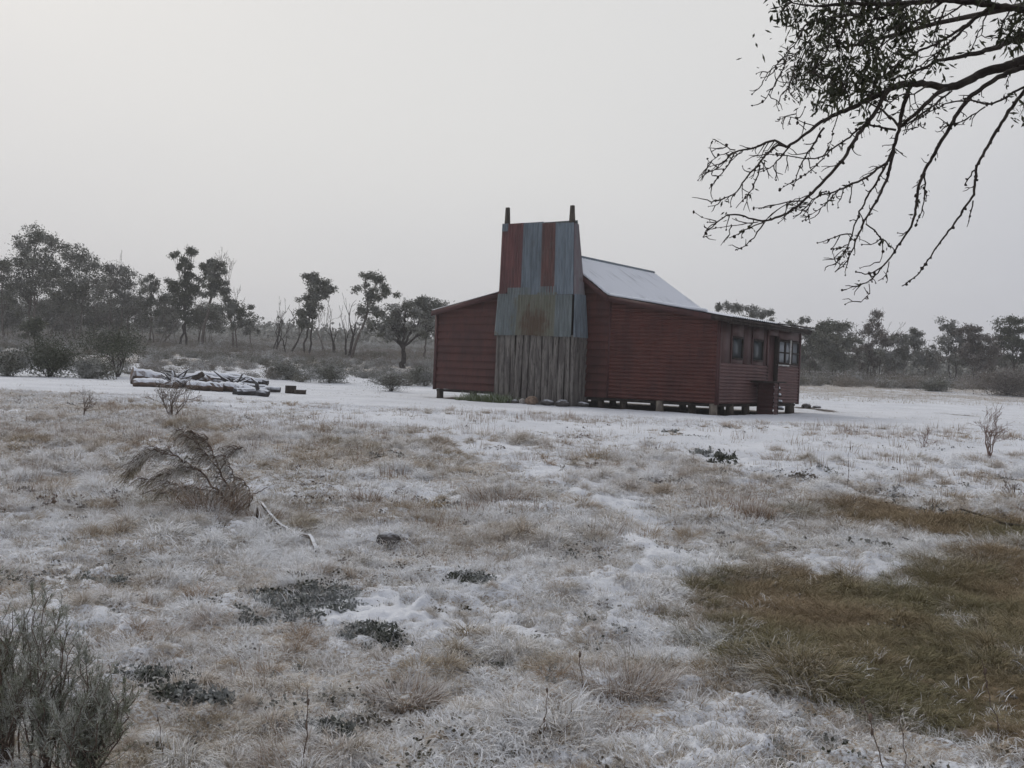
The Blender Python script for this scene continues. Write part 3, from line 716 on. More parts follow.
for i, (px, d, cl, lm) in enumerate([(60, 98, [(58, 312, 22, 14), (40, 308, 14, 12)], 'leaf_grey'), (100, 100, [(98, 312, 20, 14), (118, 316, 16, 12)], 'leaf_grey'), (138, 100, [(136, 305, 12, 12), (146, 322, 12, 8)], 'leaf_grey'),
                                      (170, 99, [(168, 308, 12, 14), (166, 322, 14, 8)], 'leaf_grey'), (208, 98, [(207, 312, 14, 10), (212, 322, 14, 7)], 'leaf'), (8, 96, [(8, 312, 18, 12)], 'leaf_grey')]):
    tree(['grey understorey tree behind the broad dark gum', 'grey understorey tree behind the round topped gum', 'grey understorey tree behind the thin gum', 'grey understorey tree left of the twin headed gum',
          'understorey tree behind the leaning gum', 'grey understorey tree at the left edge'][i], px, d, cl, lm, 'bark', name='understorey_tree', group=GL, dens=.8, stems=3, twiggy=2)
for i, (px, d, top) in enumerate([(48, 94, 285), (92, 94, 290), (108, 92, 262), (130, 96, 272), (160, 95, 275), (196, 96, 300), (66, 90, 300)]):
    bare_tree(['leafless tree below the tallest gum', 'leafless tree between the two dark gums', 'leafless tree whose twigs show above the grey gum', 'leafless tree left of the thin gum', 'leafless tree left of the tall dark gum',
               'leafless tree right of the tall dark gum', 'pale slanting leafless tree under the broad gum'][i], px, d, top, 1., GL, 'bark_pale' if i % 2 == 0 else 'bark', 5, 2, (rng.uniform(-.2, .2), 0), .08, spread=.42)

tree('gum seen over the end of the hut roof', 745, 92, [(722, 306, 10, 4), (738, 309, 10, 4), (752, 312, 9, 5), (765, 313, 9, 6), (748, 325, 18, 8)], 'leaf_grey', 'bark', group=GRR, dens=.8)
tree('leafy gum directly right of the hut', 812, 88, [(800, 324, 9, 6), (814, 330, 12, 9), (826, 326, 10, 7), (812, 346, 12, 9), (802, 358, 8, 7)], 'leaf', 'bark', group=GRR, dens=.8, stems=2)
tree('dense green gum second from the hut on the right', 838, 84, [(838, 328, 13, 7), (829, 341, 14, 9), (848, 341, 12, 9), (838, 355, 14, 8)], 'leaf', 'bark_dark', group=GRR, dens=1., stems=3, fork=.3)
tree('purple brown twiggy tree with fine bare top', 872, 86, [(876, 318, 9, 7), (868, 330, 13, 9), (885, 338, 11, 10), (870, 350, 14, 9), (878, 360, 12, 7)], 'leaf_brown', 'bark_dark', group=GRR, dens=.45, stems=3, twiggy=5, fork=.4)
tree('open gum with pale forking limbs right of the twiggy tree', 897, 84, [(898, 340, 10, 7), (912, 334, 8, 4), (886, 352, 9, 7), (918, 343, 9, 3.5), (903, 352, 8, 6)], 'leaf_grey', 'bark', group=GRR, dens=.85, fork=.35, stems=2)
tree('round gum with dark twin stems across the gap', 953, 84, [(948, 325, 11, 6), (956, 333, 10, 7), (943, 345, 12, 6), (960, 346, 10, 7)], 'leaf_grey', 'bark_dark', group=GRR, dens=.85, stems=2, fork=.4)
tree('brownish broad gum near the right edge', 976, 82, [(973, 329, 11, 6), (983, 341, 15, 9), (966, 350, 13, 8), (992, 351, 11, 8), (978, 361, 14, 6)], 'leaf_brown', 'bark_dark', group=GRR, dens=.9, stems=3, fork=.3)
tree('dark tall gum cut by the right edge of the photograph', 1016, 84, [(1008, 325, 14, 6), (1020, 336, 14, 9), (1002, 341, 10, 8), (1022, 352, 14, 9)], 'leaf_dark', 'bark_dark', group=GRR, dens=1.1)
tree('low grey tree in the gap of the right tree line', 925, 92, [(926, 352, 13, 5), (914, 360, 10, 6), (936, 362, 10, 6)], 'leaf_grey', 'bark', group=GRR, dens=.8)
tree('pale thin gum behind the leafy gum by the hut', 790, 98, [(788, 332, 10, 8), (778, 325, 9, 6), (795, 350, 12, 10)], 'leaf_grey', 'bark_pale', group=GRR, dens=.6)
tree('gum beyond the right edge of the photograph', 1060, 84, [(1055, 330, 18, 9), (1070, 345, 16, 10), (1050, 350, 14, 9)], 'leaf', 'bark_dark', group=GRR)
for lab, px, d, cl in (('dark bushy tree filling behind the first two right hand gums', 826, 94, [(822, 340, 14, 8), (834, 352, 14, 8), (810, 362, 12, 6), (846, 362, 12, 6)]),
                       ('dark bushy tree filling behind the twiggy tree', 880, 92, [(872, 356, 12, 7), (890, 360, 12, 6), (862, 346, 8, 6)]),
                       ('dark bushy tree filling behind the right edge gums', 984, 92, [(960, 360, 12, 6), (980, 352, 14, 7), (1000, 360, 12, 7)])):
    tree(lab, px, d, cl, 'leaf', 'bark_dark', name='bushy_tree', group=GRR, stems=2, fork=.3)
bare_tree('leafless tree with a fan of fine twigs above the twiggy tree', 879, 88, 311, 1., GRR, 'bark', 5, 3, (0, 0), .08, spread=.4)
bare_tree('leafless sapling in the gap of the right tree line', 932, 86, 345, 1., GRR, 'bark_pale', 4, 3, (0, 0), .06, spread=.45)

# far woods beyond, reading as one mass
def far_wood():
    mb = MB(); n = 0
    for (x0, x1, top, d0, d1, cnt) in ((-40, 300, 333, 190, 260, 130), (255, 420, 331, 200, 260, 50), (420, 800, 345, 190, 260, 60), (780, 1070, 352, 150, 220, 120)):
        for i in range(cnt):
            px = rng.uniform(x0, x1); d = rng.uniform(d0, d1); B = P3g(px, d); T = P3(px, top+rng.uniform(-5, 8)+(px-512)*.02, d)
            H = max(2.5, T[2]-B[2]); w = rng.uniform(2.2, 4.5)
            k = 160; c = B+np.array([0, 0, H*.62])+rng.standard_normal((k, 3))*np.array([w*.5, w*.5, H*.2]); mb.leaves(c, .9, .55, 0., np.clip(rng.random()+rng.standard_normal(k)*.2, 0, 1))
            mb.tube([B, B+np.array([0, 0, H*.6])], [.12, .06], 3, cap=False)
    o = mb.build('far_wood', M['leaf_grey']); tag(o, 'hazy distant belt of trees beyond the plain', 'woodland', kind='stuff')
far_wood()

# ------------------------------------------------------------------ scrub (stuff) and named shrubs
def shrub_mesh(seed, n=420, leaf=.07, flat=.5, twigs=26):
    global rng
    keep = rng; rng = np.random.default_rng(seed); mb = MB()
    for i in range(twigs):
        u = rng.standard_normal(3); u[2] = abs(u[2])*.8+.25; u /= np.linalg.norm(u); e = u*rng.uniform(.5, .95)*np.array([1, 1, flat*2*.8])
        mb.tube([np.zeros(3), e*.5+rng.standard_normal(3)*.05, e], [.02, .014, .006], 3, cap=False, lv=.6)
        k = n//twigs; pts = e*rng.uniform(.45, 1.05, (k, 1))+rng.standard_normal((k, 3))*.11
        pts[:, 2] = np.abs(pts[:, 2]); mb.leaves(pts, leaf*1.5, leaf*.6, -.3, np.clip(rng.uniform(.2, .8)+rng.standard_normal(k)*.2, 0, 1))
    rng = keep
    return mb
scr = [shrub_mesh(200+i).mesh('scrub_clump', M['scrub']) for i in range(4)]
def scatter_scrub():
    x = []; y = []
    u, d = wedge(11000, 41, 190, .35, .62); k = (u < .06*d+3) & (rng.random(len(u)) < np.clip(.70+1.1*fbm(u*.22, d*.16, 3)+.75*sm((d-56)/22), .02, 1)); x.append(u[k]); y.append(d[k])
    u, d = wedge(1700, 72, 96, .3, .62); k = (u > 6) & (rng.random(len(u)) < .95); x.append(u[k]); y.append(d[k])
    x = np.concatenate(x); y = np.concatenate(y)
    # nothing on the snow lawn
    k = ~((y < 43+2.5*fbm(x*.3, y*0, 2)) & (x > -40)); x, y = x[k], y[k]
    pts, rot = setup(x, y, .1)
    right = x > 6
    scl = np.where(right, 1.0, .62)*(.55+.75*rng.random(len(x)))*(1+.25*sm((y-60)/30))
    ob = instancer('scrub', pts, rot, scl, rng.integers(0, 4, len(x)), np.clip(.55+.7*fbm(x*.2, y*.2+5, 2)+.2*rng.standard_normal(len(x)), 0, 1), np.clip(.45+1.2*fbm(x*.15+9, y*.15, 2)+.2*rng.standard_normal(len(x)), 0, 1), scr)
    tag(ob, 'frost dusted grey green heath scrub below the woods', 'scrub')
scatter_scrub()

def shrub(label, px, py, w, h, leafmat='leaf_dark', barkmat='bark_dark', dens=1., leaf=.05, stemfrac=.35, name='shrub', group=None, nst=9, droop=0., fly=1., d=None):
    """bush standing at ground pixel (px,py), w x h pixels"""
    B = onground(px, py) if d is None else P3g(px, d); s = B[1]/FOC; W = w*s/2; H = h*s
    st = MB(); lf = MB()
    for i in range(nst):
        a = rng.random()*2*math.pi; rr = rng.random()**.5
        e = B+np.array([math.cos(a)*W*rr, math.sin(a)*W*rr, H*(1-.35*rr*rr)*rng.uniform(.75, 1.)])
        path = wob(bez(B+rng.standard_normal(3)*.04*np.array([1, 1, 0]), B+(e-B)*np.array([.2, .2, .45]), B+(e-B)*np.array([.6, .6, .8]), e, 7), .03*H)
        st.tube(path, np.linspace(max(.006, .016*H), .004, 7), 4, cap=False)
        for k in range(6):
            i0 = rng.integers(int(7*stemfrac), 7); q = path[i0]+rng.standard_normal(3)*np.array([W*.28, W*.28, H*.13])
            st.tube([path[i0], (path[i0]+q)/2+rng.standard_normal(3)*.02*H, q], [.006, .005, .003], 3, cap=False)
            n = int(55*dens); sg = .11*(W+H)*fly
            pts = q+rng.standard_normal((n, 3))*np.array([sg, sg, sg*.7]); pts[:, 2] = np.maximum(pts[:, 2], B[2]+.02)
            lf.leaves(pts, leaf*1.6, leaf*.6, droop, np.clip(rng.uniform(.1, .9)+rng.standard_normal(n)*.2, 0, 1))
    T = empty(name, B)
    o = st.build('stem', M[barkmat], T, smooth=True, origin=B); o.location = (0, 0, 0)
    o = lf.build('foliage', M[leafmat], T, origin=B); o.location = (0, 0, 0)
    tag(T, label, 'shrub', group); return T

shrub('dark olive bush at the left beyond the snow', 50, 377, 52, 34, 'leaf_dark', nst=14, leaf=.06, dens=1.3)
shrub('dark umbrella shaped bush on several stems near the log pile', 118, 377, 60, 46, 'leaf_dark', nst=12, leaf=.06, stemfrac=.75, dens=1.3)
shrub('low snow laden grey twiggy bush left of the hut', 392, 392, 50, 18, 'leaf_grey', nst=18, leaf=.03, dens=.45)
shrub('green grey bush between the stumps and the twiggy bush', 330, 383, 40, 18, 'leaf_grey', nst=12, leaf=.05)
shrub('green grey bush behind the stump seat', 290, 380, 36, 16, 'leaf_grey', nst=12, leaf=.05)
shrub('grey bush at the left edge beyond the snow', 8, 376, 34, 26, 'leaf_grey', nst=12, leaf=.06)
shrub('grey green low bush left of the log pile', 92, 379, 36, 18, 'leaf_grey', nst=12, leaf=.06)
shrub('small grey bush next to the hut corner', 425, 386, 22, 18, 'leaf_grey', nst=10, leaf=.05)
shrub('wide russet bush by the right edge under the trees', 1008, 0, 76, 24, 'leaf_brown', nst=26, leaf=.08, dens=1.3, d=66)
shrub('grey bush at the left foot of the russet bush', 938, 0, 30, 12, 'leaf_grey', nst=12, leaf=.08, d=70)

# ------------------------------------------------------------------ near plants
def twig_bush(label, px, py, h, mat='twig', stems=5, width=1., name='bare_bush', leaves=None, depth=4, spread=.5, lean=(0, 0), r=.010, leafn=3, leafL=.03, cat='shrub'):
    B = onground(px, py, -.02); s = B[1]/FOC; H = h*s
    mb = MB(); tips = []; sh = .74; tot = sum(sh**i for i in range(depth+1))
    for i in range(stems):
        a = rng.random()*2*math.pi
        dd = np.array([math.cos(a)*.45*width+lean[0], math.sin(a)*.45*width+lean[1], 1.]); dd /= np.linalg.norm(dd)
        rec_branch(mb, B, dd, H/tot*1.15*rng.uniform(.75, 1.05), r, depth, tips, 4, .12, spread, 4, .16, (2, 3), .0022, sh)
    if leaves:
        T = empty(name, B); o = mb.build('stem', M[mat], T, smooth=True, origin=B); o.location = (0, 0, 0)
        lf = MB(); c = np.array([t[0] for t in tips for _ in range(leafn)])
        lf.leaves(c+rng.standard_normal(c.shape)*leafL*.6, leafL, leafL*.25, .1)
        o = lf.build('foliage', M[leaves], T, origin=B); o.location = (0, 0, 0); tag(T, label, cat)
    else:
        o = mb.build(name, M[mat], smooth=True, origin=B); tag(o, label, cat)
twig_bush('knee high bare bush with a fan of twigs on the snow edge', 172, 421, 46, 'twig', 9, 1.3, leaves='wisp', depth=4, r=.012, leafn=2)
twig_bush('smaller leaning bare bush left of the fan shaped one', 84, 419, 32, 'twig', 5, 1.1, leaves='wisp', depth=3, r=.010, leafn=2, lean=(-.2, 0))
twig_bush('crooked reddish bare bush alone on the snow at the right', 989, 459, 50, 'twig_red', 6, .55, depth=4, r=.014, spread=.42, leaves='wisp', leafn=1, leafL=.025)
twig_bush('tiny dark twiggy sprig on the snow near the fan bush', 18, 405, 10, 'twig', 4, 1., name='dry_sprig', depth=2, r=.006)
twig_bush('low broken twiggy sprig right of the wind bent shrub', 296, 470, 12, 'twig', 4, 1.3, name='dry_sprig', depth=2, r=.006)
twig_bush('reddish dry sprig at the foot of the right bare bush', 925, 448, 22, 'twig_red', 5, 1., name='dry_sprig', depth=3, r=.005)
twig_bush('grey twiggy sprig at the right edge of the snow', 1012, 500, 22, 'twig', 5, 1.3, name='dry_sprig', depth=3, r=.006)

# wind bent shrub: stems leaning left from one foot, wispy foliage hanging off them
def windbent():
    F0 = onground(236, 516, -.03); d = F0[1]; s = d/FOC
    off = lambda px, py, dd=0.: P3(px, py, d+dd)
    st = MB(); lf = MB()
    paths = [([(236, 516), (222, 494), (203, 474), (182, 460), (160, 452)], 1.9, -.1), ([(238, 516), (231, 492), (219, 470), (212, 450), (206, 436)], 1.8, .15),
             ([(234, 516), (210, 500), (188, 488), (165, 482), (146, 480)], 1.2, .1), ([(238, 514), (236, 490), (232, 470), (226, 455)], 1.2, .3),
             ([(203, 474), (192, 466), (178, 470), (160, 476)], .9, 0), ([(222, 494), (200, 488), (180, 490), (160, 494)], .9, .1), ([(219, 470), (208, 455), (198, 444), (186, 436)], .9, -.1),
             ([(219, 470), (228, 458), (236, 450), (243, 447)], .9, .1), ([(182, 460), (168, 450), (150, 450), (135, 462)], .8, -.15), ([(212, 450), (205, 440), (195, 432), (180, 430)], .8, .2),
             ([(160, 452), (148, 458), (138, 468), (130, 476)], .7, 0), ([(243, 512), (252, 498), (247, 486), (240, 478)], .9, -.1), ([(248, 516), (250, 500), (256, 492), (268, 487)], 1.2, -.1)]
    for pl, r, dz in paths:
        pts = np.array([off(x, y, dz*i/len(pl)+rng.uniform(-.05, .05)) for i, (x, y) in enumerate(pl)])
        if pl[0][1] > 505: pts[0, 2] = gz(pts[0, 0], pts[0, 1])-.02
        fine = np.array([[np.interp(t, range(len(pl)), pts[:, k]) for k in range(3)] for t in np.linspace(0, len(pl)-1, 4*len(pl))])
        fine[1:-1] += rng.standard_normal((len(fine)-2, 3))*.008
        st.tube(fine, np.linspace(r*s*.75, r*s*.3, len(fine)), 5, cap=False)
        if pl[-1][0] > 245: continue
        dn_ = 4 if pl[-1][0] > 215 else 5
        for i in range(4, len(fine)):
            for k in range(dn_):
                a = fine[i]; L = rng.uniform(.05, .20); dr = np.array([-.75, rng.uniform(-.7, .7), rng.uniform(-.7, .35)]); dr /= np.linalg.norm(dr)
                e = a+dr*L; mid = a+dr*L*.5+np.array([0, 0, .02]); e[2] -= .03
                st.tube([a, mid, e], [.003, .002, .0015], 3, cap=False)
                n = 9; t = rng.random((n, 1)); c = a*(1-t)+e*t+rng.standard_normal((n, 3))*.014
                lf.leaves(c, .05, .0055, .7, np.clip(rng.uniform(.1, .9)+rng.standard_normal(n)*.2, 0, 1), spread=np.array([-.7, 0, -.3]))
    T = empty('windswept_shrub', F0)
    o = st.build('stem', M['twig'], T, smooth=True, origin=F0); o.location = (0, 0, 0)
    o = lf.build('foliage', M['wisp'], T, origin=F0); o.location = (0, 0, 0)
    tag(T, 'wind bent wispy shrub leaning left over dry grass beside the snowy log', 'shrub')
windbent()

def heath(label, px, d, w, top, stems, seed, dense=1.):
    """upright fine leaved heath bush close to the camera"""
    B = P3g(px, d); s = d/FOC; H = P3(px, top, d)[2]-B[2]; W = w*s/2
    st = MB(); lf = MB()
    for i in range(stems):
        a = rng.random()*2*math.pi; rr = rng.random()**.6
        e = B+np.array([math.cos(a)*W*rr, math.sin(a)*W*rr*1.2, H*(1-.30*rr)*rng.uniform(.55, 1.)])
        path = wob(bez(B+rng.standard_normal(3)*np.array([.03, .03, 0]), B+(e-B)*np.array([.3, .3, .4]), B+(e-B)*np.array([.75, .75, .75]), e, 9), .012)
        st.tube(path, np.linspace(.0045, .0014, 9), 4, cap=False)
        for k in range(12):
            t = rng.uniform(.22, 1.); i0 = min(8, int(t*8)); a_ = path[i0]; dr = rng.standard_normal(3)*.45+np.array([0, 0, 1.]); dr /= np.linalg.norm(dr)
            L = rng.uniform(.06, .17)*(1.2-.5*t); e2 = a_+dr*L
            st.tube([a_, a_+dr*L*.5+rng.standard_normal(3)*.006, e2], [.0014, .0011, .0007], 3, cap=False)
            n = int(46*dense); tt = rng.random((n, 1))**.8; c = a_*(1-tt)+e2*tt
            lf.leaves(c, .023, .0024, -.1, np.clip(rng.uniform(.1, .9)+rng.standard_normal(n)*.2, 0, 1), spread=dr*.7)
    T = empty('heath_shrub', B)
    o = st.build('stem', M['twig'], T, smooth=True, origin=B); o.location = (0, 0, 0)
    o = lf.build('foliage', M['needle'], T, origin=B); o.location = (0, 0, 0)
    tag(T, label, 'shrub', 'heath bushes in the near left corner')
heath('tall fine leaved heath bush in the near left corner', 14, 3.9, 150, 545, 30, 1)
heath('dark upright heath bush right against the tall corner one', 58, 3.75, 80, 575, 15, 2)
heath('shorter soft grey heath bush right of the tall corner one', 100, 3.7, 130, 655, 26, 3, 1.)

def weed(label, px, py, w, h, n=70, leaf=.022, tall=.05, mat='weed', name='leafy_weed'):
    c0 = onground(px, py); s = c0[1]/FOC
    W = w*s/2; D = max(.12, abs(at(px, py-h/2)[1]-at(px, py+h/2)[1])/2)
    mb = MB(); st = MB()
    for i in range(n):
        a = rng.random()*2*math.pi; rr = rng.random()**.55; x = c0[0]+math.cos(a)*W*rr; y = c0[1]+math.sin(a)*D*rr
        if fbm(x*5+px*.37, y*5, 2) < -.25+.35*rr: continue
        z = float(gz(x, y)); H = tall*rng.uniform(.3, 1.6)*(1.2-.7*rr)
        e = np.array([x+rng.normal()*.03, y+rng.normal()*.03, z+H]); b_ = np.array([x, y, z-.01]); mb.tube([b_, (b_+e)/2, e], [.003, .0025, .002], 3, cap=False, lv=.3)
        m0 = (c0+b_)/2; m0[2] = float(gz(m0[0], m0[1]))+.012
        if n <= 70 or i % 4 == 0: mb.tube([c0+[0, 0, .01], m0, (b_+e)/2], [.003, .003, .002], 3, cap=False, lv=.3)
        k = 26; c = b_+(e-b_)*rng.uniform(.2, 1, (k, 1))+rng.standard_normal((k, 3))*np.array([.02, .02, .008])
        mb.leaves(c, leaf*1.3, leaf*.8, -.2, np.clip(rng.uniform(.2, .8)+rng.standard_normal(k)*.25, 0, 1))
    o = mb.build(name, M[mat], origin=c0); tag(o, label, 'weed')
weed('largest dark leafy weed patch left of the snowy hollow', 300, 608, 130, 44, 330, .02, .05)
weed('small dark leafy weed patch below the largest one', 372, 642, 70, 26, 110, .02, .04)
weed('sparse leafy weed patch left of the heath bushes clearing', 160, 680, 100, 30, 130, .018, .04)
weed('leafy weed patch in the lower left with grassy gaps', 200, 700, 80, 30, 120, .022, .04)
weed('dark leafy weed near the bottom edge left of centre', 318, 745, 60, 30, 90, .022, .04)
weed('low spreading weed with frosted leaves on the snow before the hut', 718, 462, 42, 16, 70, .045, .10)
weed('flat dark weed rosette at the left edge of the bare patch', 765, 665, 50, 20, 110, .02, .04)
weed('small weed tuft in the middle of the frosted grass', 470, 585, 44, 16, 70, .02, .05)
weed('grey weed tuft on the left rough grass', 100, 585, 50, 14, 60, .02, .035)
weed('little dark weed on the snow right of centre', 672, 434, 12, 4, 16, .045, .05)

# green clump against the chimney foot
def clump_at(label, lx, ly, W, n, h, mat, name, hue=.9):
    p = hut_world(lx, ly, 0); p[2] = gz(p[0], p[1])+.02
    g = np.random.default_rng(5); mb = MB()
    for i in range(n):
        q = hut_world(lx+g.uniform(-W, W), ly+g.uniform(-.22, .22), p[2]); t_ = tuft(34, .10, h*g.uniform(.5, 1.), .02, .55, .35, 300+i)
        mb.add(t_.v[0]+q, t_.q[0], lv=t_.a[0], h=t_.h[0])
    o = mb.build(name, mat, origin=p); tag(o, label, 'plant'); return o
m, nt, b = newmat('green_clump', .8, .2); lv = nt.attr('lv'); h_ = nt.attr('h')
setcol(nt, b, nt.mix(nt.math('MULTIPLY', nt.ramp(nt.math('ADD', lv, nt.math('MULTIPLY', h_, .4)), .7, 1.2), .6), nt.mix(lv, (.07, .10, .035), (.18, .21, .09)), (.55, .6, .54))); M['clump'] = m
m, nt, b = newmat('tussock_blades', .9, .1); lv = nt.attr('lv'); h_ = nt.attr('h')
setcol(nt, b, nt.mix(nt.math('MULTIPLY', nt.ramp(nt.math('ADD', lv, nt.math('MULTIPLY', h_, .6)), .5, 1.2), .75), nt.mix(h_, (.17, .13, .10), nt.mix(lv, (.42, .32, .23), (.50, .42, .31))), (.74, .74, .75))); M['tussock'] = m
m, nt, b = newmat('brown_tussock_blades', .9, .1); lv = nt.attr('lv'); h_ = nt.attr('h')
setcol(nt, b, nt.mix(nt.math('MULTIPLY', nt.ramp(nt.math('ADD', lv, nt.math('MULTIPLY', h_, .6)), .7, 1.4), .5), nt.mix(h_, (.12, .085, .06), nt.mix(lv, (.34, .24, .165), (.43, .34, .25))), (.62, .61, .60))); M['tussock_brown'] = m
clump_at('bushy green plants with rimed tips at the left foot of the chimney', -7.0, -1.15, 1.0, 40, .40, M['clump'], 'green_clump')

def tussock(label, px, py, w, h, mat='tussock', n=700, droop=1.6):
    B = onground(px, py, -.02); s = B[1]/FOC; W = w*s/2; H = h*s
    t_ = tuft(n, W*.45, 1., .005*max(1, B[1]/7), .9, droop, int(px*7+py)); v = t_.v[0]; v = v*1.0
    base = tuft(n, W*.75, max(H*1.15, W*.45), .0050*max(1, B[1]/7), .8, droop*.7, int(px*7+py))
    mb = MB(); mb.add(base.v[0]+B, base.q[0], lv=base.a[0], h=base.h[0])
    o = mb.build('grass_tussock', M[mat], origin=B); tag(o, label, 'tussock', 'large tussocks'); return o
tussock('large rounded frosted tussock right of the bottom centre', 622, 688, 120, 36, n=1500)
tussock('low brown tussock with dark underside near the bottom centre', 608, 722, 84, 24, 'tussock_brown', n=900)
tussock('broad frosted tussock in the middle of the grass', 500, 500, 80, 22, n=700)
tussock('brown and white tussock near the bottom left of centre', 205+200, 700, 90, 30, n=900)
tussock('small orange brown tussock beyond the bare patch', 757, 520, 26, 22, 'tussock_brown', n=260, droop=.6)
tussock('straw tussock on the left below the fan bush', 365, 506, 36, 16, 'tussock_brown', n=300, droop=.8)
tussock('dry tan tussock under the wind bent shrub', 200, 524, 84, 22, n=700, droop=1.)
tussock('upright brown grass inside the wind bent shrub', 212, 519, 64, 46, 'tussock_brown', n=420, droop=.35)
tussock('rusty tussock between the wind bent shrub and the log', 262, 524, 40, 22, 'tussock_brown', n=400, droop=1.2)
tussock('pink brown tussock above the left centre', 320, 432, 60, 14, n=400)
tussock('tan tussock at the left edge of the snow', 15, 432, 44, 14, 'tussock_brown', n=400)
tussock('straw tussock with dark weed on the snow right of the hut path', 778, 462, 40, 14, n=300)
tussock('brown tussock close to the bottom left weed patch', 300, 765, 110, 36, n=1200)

# tall single stalks
def stalk(label, px, py, top, lean=0., r=.0035, heads=3):
    B = onground(px, py, -.01); d = B[1]; T = P3(px+lean, top, d); mb = MB()
    pts = wob(np.linspace(B, T, 8), .006); mb.tube(pts, np.linspace(r, r*.5, 8), 4, cap=False)
    for i in range(heads):
        q = pts[rng.integers(3, 8)]; mb.ico(q, r*2.2, 1, .3, (1, 1, 2.6))
    o = mb.build('seed_stalk', M['twig'], origin=B); tag(o, label, 'stalk', 'tall dry stalks')
stalk('straight dark stalk standing left of the bottom centre', 303, 768, 690, 4, .003)
stalk('tall leaning stalk at the bottom edge of the bare patch', 885, 775, 700, -22, .003, 4)
stalk('dark stalk leaning left low in the near right', 905, 768, 690, -6, .002, 1)
stalk('thin stalk in the grass at the bottom centre', 545, 745, 690, 2, .0025)
stalk('thin stalk beside the right rim of the photograph', 1000, 745, 660, -18, .003, 2)
stalk('thin stalk by the largest tussock', 585, 700, 655, -5, .003, 1)
stalk('thin stalk left of the dark one at the bottom', 165, 768, 712, -8, .002, 1)
stalk('fine stalk standing on the snow right of the weeds', 642+205, 500, 440, 4, .003, 2)

# ------------------------------------------------------------------ logs, stumps, stones
def log(label, pts, r0, r1, mat='log', name='log', group='logs of the snow covered pile', lift=0., cat='log', stubs=0):
    W = [np.array(p, float) for p in pts]; n = 4*len(W)
    P_ = np.array([[np.interp(t, range(len(W)), [w[k] for w in W]) for k in range(3)] for t in np.linspace(0, len(W)-1, n)])
    P_[1:-1] += rng.standard_normal((n-2, 3))*r0*.08
    mb = MB(); mb.tube(P_, np.linspace(r0, r1, n), 10, jit=.06)
    for i in range(stubs):
        a = P_[rng.integers(2, n-1)]; e = a+np.array([rng.uniform(-.4, .4), rng.uniform(-.4, .1), rng.uniform(.1, .4)])*r0*6
        mb.tube([a, (a+e)/2+rng.standard_normal(3)*r0*.4, e], [r0*.4, r0*.3, r0*.12], 5)
    o = mb.build(name, M[mat], smooth=True, origin=W[0]); tag(o, label, cat, group); return o
def G(px, d, dz): q = P3g(px, d); q[2] += dz; return q
log('thick split log end standing highest at the left of the pile', [G(132, 31.4, 0.34), G(150, 31.6, 0.28), G(186, 32, 0.15)], .27, .17, 'log')
log('brown log along the left front of the pile', [G(136, 30.9, 0.10), G(154, 30.7, 0.15), G(176, 30.3, 0.10)], .15, .12, stubs=1)
log('half buried log between the front logs of the pile', [G(172, 30.9, 0.15), G(190, 31.1, 0.18), G(204, 31.4, 0.19)], .14, .1, 'log_grey')
log('crooked log in the middle of the pile', [G(176, 31.6, 0.26), G(205, 31.4, 0.28), G(228, 31.2, 0.21)], .19, .14, stubs=1)
log('brown log at the front centre of the pile', [G(190, 30.4, 0.11), G(210, 30.2, 0.15), G(224, 30.3, 0.13)], .15, .14)
log('long snow topped pole across the back of the pile', [G(196, 32.3, 0.34), G(235, 32.2, 0.38), G(268, 32, 0.24)], .17, .10, 'log_grey')
log('upper pole lying over the back of the pile', [G(205, 31.6, 0.38), G(236, 31.7, 0.34), G(262, 31.9, 0.28)], .14, .11, 'log_grey')
log('dark pole ending right of the pile', [G(222, 31.2, 0.17), G(250, 31.3, 0.15), G(281, 31.4, 0.10)], .15, .08, 'log_grey')
log('short brown log under the poles', [G(222, 30.6, 0.13), G(244, 30.5, 0.14)], .16, .15)
log('forked pale log lying apart in front of the pile', [G(236, 28.3, .16), G(250, 28.2, .12), G(269, 28., .07)], .17, .10, 'log_grey', stubs=1)
log('thin log crossing the forked pale one', [G(238, 28., .08), G(256, 28.1, .10), G(270, 28.3, .20)], .11, .09, 'log_grey')
log('dark knob of a log poking up in the middle of the pile', [G(193, 31.2, .30), G(203, 31.1, .46)], .07, .09, 'stump')
log('tilted slab of bark against the left of the pile', [G(165, 31.2, .16), G(178, 31.5, .26), G(196, 31.9, .34)], .13, .11, 'log_grey')
mb = MB(); _k = 0
for lab, p_ in (('snow laden branch heap at the middle left of the pile', (176, 31.2)), ('snow laden branch heap at the right of the pile', (232, 31.0))):
    mb = MB(); B_ = G(p_[0], p_[1], .1)
    hub = B_+np.array([0, 0, .15]); mb.ico(hub, .12, 2, .1, (1.6, 1, .7))
    for _ in range(14):
        e = hub+np.array([rng.uniform(-.9, .9), rng.uniform(-.5, .5), rng.uniform(-.15, .35)]); mb.tube([hub, (hub+e)/2+rng.standard_normal(3)*.05, e], [.05, .04, .02], 5, jit=.1)
    o = mb.build('branch_heap', M['log_grey'], origin=B_); tag(o, lab, 'branches')
def stump(label, px, d, r, h, name='stump', mat='stump', group='cut stumps by the log pile', cat='stump'):
    B = P3g(px, d); mb = MB(); mb.tube([B-[0, 0, .1], B+[0, 0, h*.5], B+[0, 0, h]], [r*1.08, r*.98, r], 14, jit=.03)
    o = mb.build(name, M[mat], origin=B); tag(o, label, cat, group)
stump('taller dark cut stump right of the log pile', 291.5, 31.5, .17, .24)
stump('lower dark cut stump next to the taller one', 301, 31.2, .18, .13)
